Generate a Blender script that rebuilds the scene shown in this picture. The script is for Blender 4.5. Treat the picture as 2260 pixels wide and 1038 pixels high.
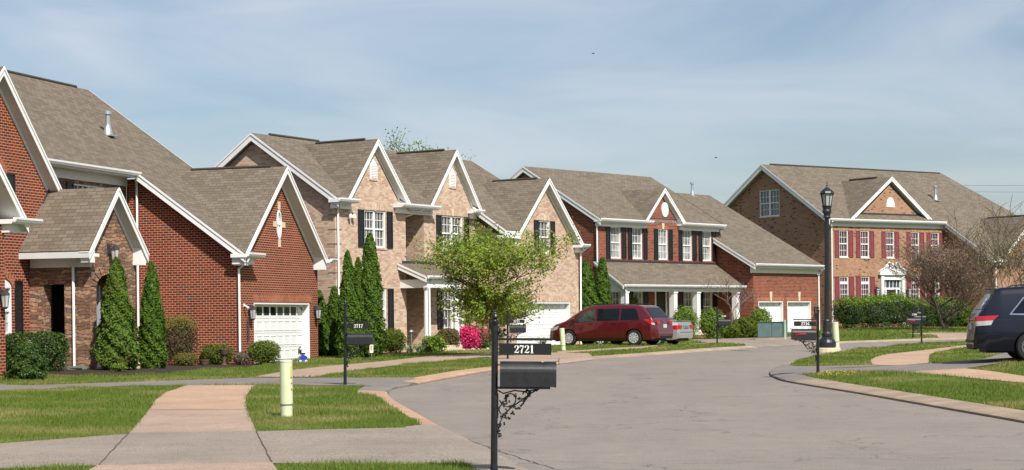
import bpy, bmesh, math, random
import numpy as np
from mathutils import Vector, Matrix
from mathutils.geometry import tessellate_polygon
for o in list(bpy.data.objects): bpy.data.objects.remove(o)
SC = bpy.context.scene
COL = SC.collection
R = math.radians
# ------------------------------------------------------------------ camera, sky, sun, exposure
cam = bpy.data.cameras.new('camera'); camo = bpy.data.objects.new('camera', cam); COL.objects.link(camo)
camo.location = (0, 0, 1.55); camo.rotation_euler = (R(90), .012, 0)
cam.sensor_fit = 'HORIZONTAL'; cam.sensor_width = 36; cam.lens = 36*4200/2260
cam.shift_y = (706-519)/2260; cam.clip_start = .1; cam.clip_end = 5000
SC.camera = camo
SUN_AZ, SUN_EL = 151, 45
w = bpy.data.worlds.new('World'); SC.world = w; w.use_nodes = True
nt = w.node_tree; nt.nodes.clear()
wo = nt.nodes.new('ShaderNodeOutputWorld'); bg = nt.nodes.new('ShaderNodeBackground'); bg.inputs[1].default_value = .082
sky = nt.nodes.new('ShaderNodeTexSky'); sky.sky_type = 'NISHITA'; sky.sun_disc = False
sky.sun_elevation = R(SUN_EL); sky.sun_rotation = R(SUN_AZ); sky.air_density = 1.0; sky.dust_density = 1.2; sky.ozone_density = 3.0
tc = nt.nodes.new('ShaderNodeTexCoord'); mp = nt.nodes.new('ShaderNodeMapping'); mp.inputs['Scale'].default_value = (3.0, 3.0, 13); mp.inputs['Rotation'].default_value = (0, R(14), 0)
nz = nt.nodes.new('ShaderNodeTexNoise'); nz.inputs['Scale'].default_value = 1.6; nz.inputs['Detail'].default_value = 7; nz.inputs['Roughness'].default_value = .5; nz.inputs['Distortion'].default_value = .6
cr = nt.nodes.new('ShaderNodeValToRGB'); cr.color_ramp.elements[0].position = .36; cr.color_ramp.elements[1].position = .82
cr.color_ramp.elements[0].color = (.06, .06, .06, 1); cr.color_ramp.elements[1].color = (.72, .72, .72, 1)
mx = nt.nodes.new('ShaderNodeMixRGB'); mx.inputs[2].default_value = (7.6, 7.9, 8.5, 1)
nt.links.new(tc.outputs['Generated'], mp.inputs[0]); nt.links.new(mp.outputs[0], nz.inputs['Vector']); nt.links.new(nz.outputs['Fac'], cr.inputs[0])
nt.links.new(cr.outputs[0], mx.inputs[0]); nt.links.new(sky.outputs[0], mx.inputs[1]); nt.links.new(mx.outputs[0], bg.inputs[0]); nt.links.new(bg.outputs[0], wo.inputs[0])
sl = bpy.data.lights.new('sun', 'SUN'); so = bpy.data.objects.new('sun', sl); COL.objects.link(so)
sl.energy = 5.0; sl.angle = R(.55); sl.color = (1, .955, .88)
sd = Vector((math.sin(R(SUN_AZ))*math.cos(R(SUN_EL)), math.cos(R(SUN_AZ))*math.cos(R(SUN_EL)), math.sin(R(SUN_EL))))
so.rotation_euler = sd.to_track_quat('Z', 'Y').to_euler(); so.location = (20, -30, 40)
SC.view_settings.view_transform = 'Standard'; SC.view_settings.look = 'None'; SC.view_settings.exposure = 0.30; SC.view_settings.gamma = 1
try: SC.cycles.max_bounces = 6; SC.cycles.diffuse_bounces = 2; SC.cycles.transparent_max_bounces = 4
except Exception: pass

# ------------------------------------------------------------------ materials
MC = {}
def newmat(name):
    m = bpy.data.materials.new(name); m.use_nodes = True; n = m.node_tree.nodes; b = n['Principled BSDF']
    return m, m.node_tree, b
def N(nt, t, **k):
    n = nt.nodes.new(t)
    for a, v in k.items():
        if a in n.inputs: n.inputs[a].default_value = v
        else: setattr(n, a, v)
    return n
def ramp(nt, stops, mode='LINEAR'):
    r = nt.nodes.new('ShaderNodeValToRGB'); r.color_ramp.interpolation = mode; e = r.color_ramp.elements
    while len(e) < len(stops): e.new(.5)
    for i, (p, c) in enumerate(stops): e[i].position = p; e[i].color = tuple(c)+(1,)
    return r
def plain(name, col, rough=.6, metal=0, var=.12, scale=3., bump=0, coat=0, detail=6, spec=.5):
    """a colour with slow dirt / tone variation of the thing itself"""
    if name in MC: return MC[name]
    m, nt, b = newmat(name); L = nt.links
    tc = N(nt, 'ShaderNodeTexCoord'); nz = N(nt, 'ShaderNodeTexNoise'); nz.inputs['Scale'].default_value = scale; nz.inputs['Detail'].default_value = detail
    L.new(tc.outputs['Object'], nz.inputs['Vector'])
    c0 = tuple(max(0, c*(1-var)) for c in col); c1 = tuple(c*(1+var) for c in col)
    r = ramp(nt, [(.3, c0), (.7, c1)]); L.new(nz.outputs['Fac'], r.inputs[0]); L.new(r.outputs[0], b.inputs['Base Color'])
    b.inputs['Roughness'].default_value = rough; b.inputs['Metallic'].default_value = metal; b.inputs['Coat Weight'].default_value = coat; b.inputs['Coat Roughness'].default_value = .04
    b.inputs['Specular IOR Level'].default_value = spec
    if bump:
        n2 = N(nt, 'ShaderNodeTexNoise'); n2.inputs['Scale'].default_value = scale*8; n2.inputs['Detail'].default_value = 4; L.new(tc.outputs['Object'], n2.inputs['Vector'])
        bp = N(nt, 'ShaderNodeBump'); bp.inputs['Strength'].default_value = bump; bp.inputs['Distance'].default_value = .02; L.new(n2.outputs['Fac'], bp.inputs['Height']); L.new(bp.outputs[0], b.inputs['Normal'])
    MC[name] = m; return m
def brick(name, stops, mortar, bw=.21, rh=.081, ms=.010, rot=False, blotch=.15, off=.5, rough=.85, bump=.25):
    if name in MC: return MC[name]
    m, nt, b = newmat(name); L = nt.links
    uv = N(nt, 'ShaderNodeUVMap'); mp = N(nt, 'ShaderNodeMapping'); L.new(uv.outputs[0], mp.inputs[0])
    if rot: mp.inputs['Rotation'].default_value = (0, 0, R(90))
    bt = N(nt, 'ShaderNodeTexBrick'); bt.offset = off
    for k, v in (('Color1', (0, 0, 0, 1)), ('Color2', (1, 1, 1, 1)), ('Mortar', (0, 0, 0, 1)), ('Scale', 1.), ('Mortar Size', ms), ('Mortar Smooth', .15), ('Bias', 0.), ('Brick Width', bw), ('Row Height', rh)): bt.inputs[k].default_value = v
    L.new(mp.outputs[0], bt.inputs['Vector'])
    r = ramp(nt, stops, 'CONSTANT'); L.new(bt.outputs['Color'], r.inputs[0])
    nz = N(nt, 'ShaderNodeTexNoise'); nz.inputs['Scale'].default_value = .7; nz.inputs['Detail'].default_value = 8; nz.inputs['Roughness'].default_value = .65; L.new(uv.outputs[0], nz.inputs['Vector'])
    r2 = ramp(nt, [(.3, (1-blotch,)*3), (.7, (1+blotch*.6,)*3)]); L.new(nz.outputs['Fac'], r2.inputs[0])
    mm = N(nt, 'ShaderNodeMixRGB'); mm.inputs[2].default_value = tuple(mortar)+(1,); L.new(bt.outputs['Fac'], mm.inputs[0]); L.new(r.outputs[0], mm.inputs[1])
    mu = N(nt, 'ShaderNodeMixRGB', blend_type='MULTIPLY'); mu.inputs[0].default_value = 1; L.new(mm.outputs[0], mu.inputs[1]); L.new(r2.outputs[0], mu.inputs[2])
    L.new(mu.outputs[0], b.inputs['Base Color']); b.inputs['Roughness'].default_value = rough; b.inputs['Specular IOR Level'].default_value = .25
    bp = N(nt, 'ShaderNodeBump'); bp.invert = True; bp.inputs['Strength'].default_value = bump; bp.inputs['Distance'].default_value = .01; L.new(bt.outputs['Fac'], bp.inputs['Height']); L.new(bp.outputs[0], b.inputs['Normal'])
    MC[name] = m; return m
def pick(cols):   # equal constant bands
    n = len(cols); return [(i/n, c) for i, c in enumerate(cols)]
RED = brick('red_brick', [(0, (.132, .019, .010)), (.22, (.162, .025, .012)), (.48, (.105, .016, .010)), (.66, (.18, .031, .013)), (.88, (.075, .038, .04)), (.95, (.165, .026, .012))], (.50, .28, .17), ms=.009)
REDS = brick('red_brick_soldier', pick([(.26, .06, .028), (.33, .09, .04), (.22, .045, .022)]), (.48, .26, .17), bw=.2, rh=.08, rot=True)
TAN = brick('pink_buff_brick', [(0, (.50, .335, .245)), (.18, (.56, .405, .30)), (.42, (.45, .295, .215)), (.6, (.58, .45, .345)), (.82, (.40, .26, .19)), (.93, (.53, .36, .265))], (.44, .34, .26), ms=.009)
TANS = brick('pink_buff_soldier', pick([(.54, .38, .26), (.62, .46, .33), (.45, .3, .2)]), (.42, .31, .23), bw=.2, rh=.08, rot=True)
RD3 = brick('flashed_red_brick', [(0, (.19, .044, .024)), (.3, (.225, .058, .031)), (.55, (.155, .036, .021)), (.80, (.05, .03, .026)), (.88, (.23, .06, .034))], (.34, .20, .14), ms=.008)
BR4 = brick('tan_flashed_brick', [(0, (.32, .172, .105)), (.3, (.355, .20, .125)), (.6, (.27, .146, .092)), (.84, (.06, .04, .034)), (.91, (.32, .175, .11))], (.38, .25, .16), ms=.008)
BR4S = brick('tan_soldier', pick([(.38, .21, .1), (.45, .26, .12), (.30, .16, .08)]), (.3, .2, .12), bw=.2, rh=.08, rot=True)
def shingle(name, k=1.):
    return brick(name, [(0, tuple(k*c for c in (.158, .127, .092))), (.2, tuple(k*c for c in (.188, .153, .112))), (.45, tuple(k*c for c in (.168, .135, .099))), (.62, tuple(k*c for c in (.20, .166, .128))), (.8, tuple(k*c for c in (.150, .121, .094))), (.9, tuple(k*c for c in (.195, .16, .122)))],
                 tuple(k*c for c in (.085, .07, .056)), bw=.31, rh=.143, ms=.009, off=.37, blotch=.12, rough=.95, bump=.5)  # dark joint colour paints the shadow line under each shingle course
SH = shingle('asphalt_shingles', .92)
def stone():
    m, nt, b = newmat('stacked_stone'); L = nt.links
    uv = N(nt, 'ShaderNodeUVMap'); nz0 = N(nt, 'ShaderNodeTexNoise'); nz0.inputs['Scale'].default_value = 2.8; nz0.inputs['Detail'].default_value = 3; L.new(uv.outputs[0], nz0.inputs['Vector'])
    mxx = N(nt, 'ShaderNodeVectorMath', operation='MULTIPLY_ADD'); L.new(nz0.outputs['Color'], mxx.inputs[0]); mxx.inputs[1].default_value = (.34, .26, 0); L.new(uv.outputs[0], mxx.inputs[2])
    bt = N(nt, 'ShaderNodeTexBrick'); bt.offset = .43; bt.squash = 1.9; bt.squash_frequency = 2
    for k, v in (('Color1', (0, 0, 0, 1)), ('Color2', (1, 1, 1, 1)), ('Scale', 1.), ('Mortar Size', .009), ('Mortar Smooth', .6), ('Brick Width', .30), ('Row Height', .10)): bt.inputs[k].default_value = v
    L.new(mxx.outputs[0], bt.inputs['Vector'])
    r = ramp(nt, pick([(.20, .10, .06), (.31, .175, .105), (.16, .09, .06), (.38, .235, .145), (.25, .125, .075), (.19, .13, .1), (.34, .19, .11)]), 'CONSTANT'); L.new(bt.outputs['Color'], r.inputs[0])
    nz = N(nt, 'ShaderNodeTexNoise'); nz.inputs['Scale'].default_value = 9; nz.inputs['Detail'].default_value = 6; L.new(uv.outputs[0], nz.inputs['Vector'])
    r2 = ramp(nt, [(.25, (.62,)*3), (.75, (1.3,)*3)]); L.new(nz.outputs['Fac'], r2.inputs[0])
    mm = N(nt, 'ShaderNodeMixRGB'); mm.inputs[2].default_value = (.085, .05, .034, 1); L.new(bt.outputs['Fac'], mm.inputs[0]); L.new(r.outputs[0], mm.inputs[1])
    mu = N(nt, 'ShaderNodeMixRGB', blend_type='MULTIPLY'); mu.inputs[0].default_value = 1; L.new(mm.outputs[0], mu.inputs[1]); L.new(r2.outputs[0], mu.inputs[2]); L.new(mu.outputs[0], b.inputs['Base Color'])
    ad = N(nt, 'ShaderNodeMath', operation='MULTIPLY_ADD'); L.new(nz.outputs['Fac'], ad.inputs[0]); ad.inputs[1].default_value = -.6; L.new(bt.outputs['Fac'], ad.inputs[2])
    bp = N(nt, 'ShaderNodeBump'); bp.invert = True; bp.inputs['Strength'].default_value = .8; bp.inputs['Distance'].default_value = .04; L.new(ad.outputs[0], bp.inputs['Height']); L.new(bp.outputs[0], b.inputs['Normal'])
    b.inputs['Roughness'].default_value = .9; return m
STONE = stone()
WHITE = plain('white_trim_paint', (.78, .78, .77), .45, var=.03)
SOFF = plain('grey_white_soffit', (.60, .61, .60), .6, var=.04)
BLACK = plain('black_paint', (.012, .012, .014), .4, var=.2)
IRON = plain('black_iron', (.010, .010, .012), .35, var=.4, scale=20, bump=.15)
BOXM = plain('weathered_black_mailbox', (.012, .012, .014), .45, var=.5, scale=9, bump=.1)
DARK = plain('dark_interior', (.006, .005, .005), .9)
MAROON = plain('maroon_paint', (.20, .045, .052), .5, var=.08)
CREAM = plain('cream_stone', (.62, .52, .36), .7, var=.08)
METAL = plain('galvanised_vent', (.5, .52, .55), .35, metal=.7, var=.1)
VENTB = plain('ridge_vent_brown', (.05, .040, .032), .95)
LANT = plain('lantern_metal', (.06, .062, .07), .4, metal=.4)
FLASH = plain('dark_flashing', (.03, .032, .04), .5)
def concrete(name, c, var=.16, sc=1.3, speck=.2, rough=.9, crack=.9):
    if name in MC: return MC[name]
    m, nt, b = newmat(name); L = nt.links; tc = N(nt, 'ShaderNodeTexCoord')
    n4 = N(nt, 'ShaderNodeTexNoise'); n4.inputs['Scale'].default_value = .55; n4.inputs['Detail'].default_value = 8; n4.inputs['Roughness'].default_value = .7; n4.inputs['Distortion'].default_value = .5; mp4 = N(nt, 'ShaderNodeMapping'); mp4.inputs['Scale'].default_value = (1.3, .35, 1); L.new(tc.outputs['Object'], mp4.inputs[0]); L.new(mp4.outputs[0], n4.inputs['Vector'])
    vo = N(nt, 'ShaderNodeTexVoronoi', feature='DISTANCE_TO_EDGE'); vo.inputs['Scale'].default_value = .23; vm_ = N(nt, 'ShaderNodeVectorMath', operation='MULTIPLY_ADD'); n5 = N(nt, 'ShaderNodeTexNoise'); n5.inputs['Scale'].default_value = 1.1; n5.inputs['Detail'].default_value = 6
    L.new(tc.outputs['Object'], n5.inputs['Vector']); L.new(n5.outputs['Color'], vm_.inputs[0]); vm_.inputs[1].default_value = (2.2, 2.2, 0); L.new(tc.outputs['Object'], vm_.inputs[2]); L.new(vm_.outputs[0], vo.inputs['Vector'])
    r5 = ramp(nt, [(0, (crack,)*3), (.006, (1, 1, 1))]); L.new(vo.outputs['Distance'], r5.inputs[0]); r4 = ramp(nt, [(.30, (.92, .92, .92)), (.5, (1, 1, 1)), (.72, (1.04, 1.04, 1.03))]); L.new(n4.outputs['Fac'], r4.inputs[0])
    n1 = N(nt, 'ShaderNodeTexNoise'); n1.inputs['Scale'].default_value = sc*.35; n1.inputs['Detail'].default_value = 9; n1.inputs['Roughness'].default_value = .6
    n2 = N(nt, 'ShaderNodeTexNoise'); n2.inputs['Scale'].default_value = 60; n2.inputs['Detail'].default_value = 3
    n3 = N(nt, 'ShaderNodeTexNoise'); n3.inputs['Scale'].default_value = sc*3; n3.inputs['Detail'].default_value = 4
    for n in (n1, n2, n3): L.new(tc.outputs['Object'], n.inputs['Vector'])
    r1 = ramp(nt, [(.28, tuple(x*(1-var) for x in c)), (.72, tuple(x*(1+var) for x in c))]); L.new(n1.outputs['Fac'], r1.inputs[0])
    r2 = ramp(nt, [(.35, (1-speck,)*3), (.65, (1+speck,)*3)]); L.new(n2.outputs['Fac'], r2.inputs[0])
    r3 = ramp(nt, [(.3, (.93, .93, .94)), (.7, (1.06, 1.05, 1.03))]); L.new(n3.outputs['Fac'], r3.inputs[0])
    a = N(nt, 'ShaderNodeMixRGB', blend_type='MULTIPLY'); a.inputs[0].default_value = 1; L.new(r1.outputs[0], a.inputs[1]); L.new(r2.outputs[0], a.inputs[2])
    q = N(nt, 'ShaderNodeMixRGB', blend_type='MULTIPLY'); q.inputs[0].default_value = 1; L.new(a.outputs[0], q.inputs[1]); L.new(r3.outputs[0], q.inputs[2])
    for e_ in (r4, r5): q2 = N(nt, 'ShaderNodeMixRGB', blend_type='MULTIPLY'); q2.inputs[0].default_value = 1; L.new(q.outputs[0], q2.inputs[1]); L.new(e_.outputs[0], q2.inputs[2]); q = q2
    L.new(q.outputs[0], b.inputs['Base Color'])
    bp = N(nt, 'ShaderNodeBump'); bp.inputs['Strength'].default_value = .25; bp.inputs['Distance'].default_value = .01; L.new(n2.outputs['Fac'], bp.inputs['Height']); L.new(bp.outputs[0], b.inputs['Normal'])
    b.inputs['Roughness'].default_value = rough; b.inputs['Specular IOR Level'].default_value = .2; MC[name] = m; return m
ROADM = concrete('worn_asphalt', (.235, .205, .180), .08, 1.0, .2, crack=.55)
DRIVE = concrete('aggregate_concrete', (.265, .222, .182), .16, 1.4, .42)
DRIVE2 = concrete('grey_aggregate_concrete', (.205, .182, .165), .12, 1.4, .32)
PINK = concrete('pink_concrete', (.42, .285, .20), .14, 1.2, .2)
PINKG = concrete('faded_pink_concrete', (.36, .262, .20), .16, 1.6, .34)
KERBM = concrete('kerb_concrete', (.37, .29, .215), .28, 3.5, .2)
MULCH = plain('dark_mulch', (.035, .018, .012), .95, var=.6, scale=14, bump=1.)
def grassbase():
    m, nt, b = newmat('lawn_soil'); L = nt.links; tc = N(nt, 'ShaderNodeTexCoord')
    n1 = N(nt, 'ShaderNodeTexNoise'); n1.inputs['Scale'].default_value = .5; n1.inputs['Detail'].default_value = 8
    n2 = N(nt, 'ShaderNodeTexNoise'); n2.inputs['Scale'].default_value = 18; n2.inputs['Detail'].default_value = 5
    for n in (n1, n2): L.new(tc.outputs['Object'], n.inputs['Vector'])
    r1 = ramp(nt, [(.3, (.06, .095, .02)), (.55, (.11, .15, .03)), (.75, (.24, .235, .08))]); L.new(n1.outputs['Fac'], r1.inputs[0])
    r2 = ramp(nt, [(.3, (.5,)*3), (.7, (1.4,)*3)]); L.new(n2.outputs['Fac'], r2.inputs[0])
    a = N(nt, 'ShaderNodeMixRGB', blend_type='MULTIPLY'); a.inputs[0].default_value = 1; L.new(r1.outputs[0], a.inputs[1]); L.new(r2.outputs[0], a.inputs[2]); L.new(a.outputs[0], b.inputs['Base Color'])
    b.inputs['Roughness'].default_value = 1; b.inputs['Specular IOR Level'].default_value = .1; return m
SOIL = grassbase()
def leaf(name, cols, rough=.6, trans=.25, patch=None, spec=.2):
    m, nt, b = newmat(name); L = nt.links; ge = N(nt, 'ShaderNodeNewGeometry')
    r = ramp(nt, [(i/max(1, len(cols)-1), c) for i, c in enumerate(cols)]); L.new(ge.outputs['Random Per Island'], r.inputs[0]); src = r.outputs[0]
    if patch:
        tc = N(nt, 'ShaderNodeTexCoord'); nz = N(nt, 'ShaderNodeTexNoise'); nz.inputs['Scale'].default_value = patch[1]; nz.inputs['Detail'].default_value = 4
        L.new(tc.outputs['Object'], nz.inputs['Vector']); r3 = ramp(nt, [(patch[2], (0, 0, 0)), (patch[3], (1, 1, 1))]); L.new(nz.outputs['Fac'], r3.inputs[0])
        mm = N(nt, 'ShaderNodeMixRGB'); mm.inputs[2].default_value = tuple(patch[0])+(1,); L.new(r3.outputs[0], mm.inputs[0]); L.new(src, mm.inputs[1]); src = mm.outputs[0]
    L.new(src, b.inputs['Base Color']); b.inputs['Roughness'].default_value = rough; b.inputs['Specular IOR Level'].default_value = spec
    if trans:
        tr = N(nt, 'ShaderNodeBsdfTranslucent'); L.new(src, tr.inputs[0]); ms = N(nt, 'ShaderNodeMixShader'); ms.inputs[0].default_value = trans
        L.new(b.outputs[0], ms.inputs[1]); L.new(tr.outputs[0], ms.inputs[2]); L.new(ms.outputs[0], nt.nodes['Material Output'].inputs[0])
    return m
def paneM(name, col, stripes=0, dark=(.02, .025, .03), cut=None):
    """window pane: glass in front of curtain or blind"""
    if name in MC: return MC[name]
    m, nt, b = newmat(name); L = nt.links; uv = N(nt, 'ShaderNodeUVMap'); wv = N(nt, 'ShaderNodeTexWave'); wv.bands_direction = 'X' if stripes == 1 else 'Y'
    wv.inputs['Scale'].default_value = 2.2 if stripes == 1 else 6; wv.inputs['Distortion'].default_value = 1.5 if stripes == 1 else 0; L.new(uv.outputs[0], wv.inputs['Vector'])
    r = ramp(nt, [(0, tuple(c*.55 for c in col)), (1, col)]) if stripes else ramp(nt, [(0, col), (1, col)]); L.new(wv.outputs['Fac'], r.inputs[0]); nz = N(nt, 'ShaderNodeTexNoise'); nz.inputs['Scale'].default_value = 1.3; nz.inputs['Detail'].default_value = 3; L.new(uv.outputs[0], nz.inputs['Vector']); r9 = ramp(nt, [(.38, (.35,)*3), (.62, (1.5,)*3)]); L.new(nz.outputs['Fac'], r9.inputs[0])  # noise mottling paints uneven sky and tree reflections into the pane colour
    mu = N(nt, 'ShaderNodeMixRGB', blend_type='MULTIPLY'); mu.inputs[0].default_value = 1; L.new(r.outputs[0], mu.inputs[1]); L.new(r9.outputs[0], mu.inputs[2]); L.new(mu.outputs[0], b.inputs['Base Color'])
    bp = N(nt, 'ShaderNodeBump'); bp.inputs['Strength'].default_value = .06; bp.inputs['Distance'].default_value = .05; L.new(nz.outputs['Fac'], bp.inputs['Height']); L.new(bp.outputs[0], b.inputs['Coat Normal'])
    b.inputs['Roughness'].default_value = .5 if stripes else .08; b.inputs['Coat Weight'].default_value = 1; b.inputs['Coat Roughness'].default_value = .02; MC[name] = m; return m
P_DARK = paneM('pane_dark', (.03, .032, .03)); P_CURT = paneM('pane_curtain', (.30, .31, .29), 1); P_GREY = paneM('pane_grey_curtain', (.11, .095, .09), 1); P_BLIND = paneM('pane_blind', (.5, .52, .5), 2)
P_MAR = paneM('pane_red_curtain', (.10, .03, .03), 1); P_BLUE = paneM('pane_bluish', (.03, .05, .06))

# ------------------------------------------------------------------ mesh builder
def tagp(o, label=None, cat=None, group=None, kind=None):
    if label: o['label'] = label
    if cat: o['category'] = cat
    if group: o['group'] = group
    if kind: o['kind'] = kind
    return o
def thing(name, label, cat, loc=(0, 0, 0), rz=0, group=None):
    o = bpy.data.objects.new(name, None); o.empty_display_size = .3; COL.objects.link(o); o.location = loc; o.rotation_euler = (0, 0, rz)
    return tagp(o, label, cat, group)
def mkobj(name, me, mats, parent=None, smooth=False):
    for m in mats: me.materials.append(m)
    if smooth: me.shade_smooth()
    o = bpy.data.objects.new(name, me); COL.objects.link(o)
    if parent is not None: o.parent = parent
    return o
class MB:
    def __init__(s): s.v = []; s.f = []; s.m = []
    def add(s, vs, fs, m=0):
        b = len(s.v); s.v += [tuple(v) for v in vs]; s.f += [tuple(i+b for i in f) for f in fs]; s.m += [m]*len(fs)
    def box(s, x0, x1, y0, y1, z0, z1, m=0):
        s.add([(x0, y0, z0), (x1, y0, z0), (x1, y1, z0), (x0, y1, z0), (x0, y0, z1), (x1, y0, z1), (x1, y1, z1), (x0, y1, z1)],
              [(0, 3, 2, 1), (4, 5, 6, 7), (0, 1, 5, 4), (1, 2, 6, 5), (2, 3, 7, 6), (3, 0, 4, 7)], m)
    def prism(s, top, off, m=0, m2=None):
        """polygon top (list of 3d points) extruded by vector off; top face material m, others m2"""
        n = len(top); m2 = m if m2 is None else m2; bt = [tuple(p[i]+off[i] for i in range(3)) for p in top]
        b = len(s.v); s.v += [tuple(p) for p in top]+bt; tri = tessellate_polygon([[Vector(p) for p in top]])
        for t in tri: s.f.append(tuple(b+i for i in t)); s.m.append(m); s.f.append(tuple(b+n+i for i in reversed(t))); s.m.append(m2)
        for i in range(n): j = (i+1) % n; s.f.append((b+i, b+j, b+n+j, b+n+i)); s.m.append(m2)
    def tube(s, pts, r, n=8, m=0, cap=True):
        pts = [Vector(p) for p in pts]; rs = r if isinstance(r, (list, tuple)) else [r]*len(pts); b = len(s.v)
        for i, p in enumerate(pts):
            d = (pts[min(i+1, len(pts)-1)]-pts[max(i-1, 0)]); d = d.normalized() if d.length > 1e-9 else Vector((0, 0, 1))
            a = Vector((0, 0, 1)) if abs(d.z) < .9 else Vector((0, 1, 0)); e = d.cross(a).normalized(); f = d.cross(e)
            for k in range(n): t = 2*math.pi*k/n; q = p+(e*math.cos(t)+f*math.sin(t))*rs[i]; s.v.append(tuple(q))
        for i in range(len(pts)-1):
            for k in range(n): k2 = (k+1) % n; s.f.append((b+i*n+k, b+i*n+k2, b+(i+1)*n+k2, b+(i+1)*n+k)); s.m.append(m)
        if cap: s.f.append(tuple(b+k for k in reversed(range(n)))); s.m.append(m); s.f.append(tuple(b+(len(pts)-1)*n+k for k in range(n))); s.m.append(m)
    def lathe(s, prof, n=16, m=0, c=(0, 0), square=False):
        b = len(s.v)
        for r, z in prof:
            for k in range(n): t = 2*math.pi*(k+.5)/n; s.v.append((c[0]+r*math.cos(t), c[1]+r*math.sin(t), z))
        for i in range(len(prof)-1):
            for k in range(n): k2 = (k+1) % n; s.f.append((b+i*n+k, b+i*n+k2, b+(i+1)*n+k2, b+(i+1)*n+k)); s.m.append(m)
        s.f.append(tuple(b+k for k in reversed(range(n)))); s.m.append(m); s.f.append(tuple(b+(len(prof)-1)*n+k for k in range(n))); s.m.append(m)
    def xf(s, M, i0=0):
        for i in range(i0, len(s.v)): s.v[i] = tuple(M @ Vector(s.v[i]))
    def build(s, name, mats, parent=None, smooth=False, uv=True, recalc=True, bev=0, label=None):
        if not isinstance(mats, (list, tuple)): mats = [mats]
        me = bpy.data.meshes.new(name); me.from_pydata(s.v, [], s.f)
        for p, mi in zip(me.polygons, s.m): p.material_index = mi
        if recalc or bev:
            bm = bmesh.new(); bm.from_mesh(me)
            if recalc: bmesh.ops.recalc_face_normals(bm, faces=bm.faces)
            if bev: bmesh.ops.remove_doubles(bm, verts=bm.verts, dist=1e-5); bmesh.ops.bevel(bm, geom=bm.edges[:], offset=bev, segments=2, profile=.6, affect='EDGES')
            bm.to_mesh(me); bm.free()
        if uv: setuv(me)
        if smooth: me.shade_smooth()
        o = mkobj(name, me, mats, parent)
        if label: o['label'] = label
        return o
def setuv(me):
    ul = me.uv_layers.new(name='UVMap'); vs = me.vertices
    for p in me.polygons:
        n = p.normal
        if abs(n.z) < .3: t = Vector((-n.y, n.x, 0)).normalized(); b = Vector((0, 0, 1))
        elif abs(n.z) > .995: t = Vector((1, 0, 0)); b = Vector((0, 1, 0))
        else: t = Vector((-n.y, n.x, 0)).normalized(); b = n.cross(t)
        if n.z < 0: b = -b if abs(n.z) >= .3 else b
        for li in p.loop_indices:
            c = vs[me.loops[li].vertex_index].co; ul.data[li].uv = (c.dot(t), c.dot(b))

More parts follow.
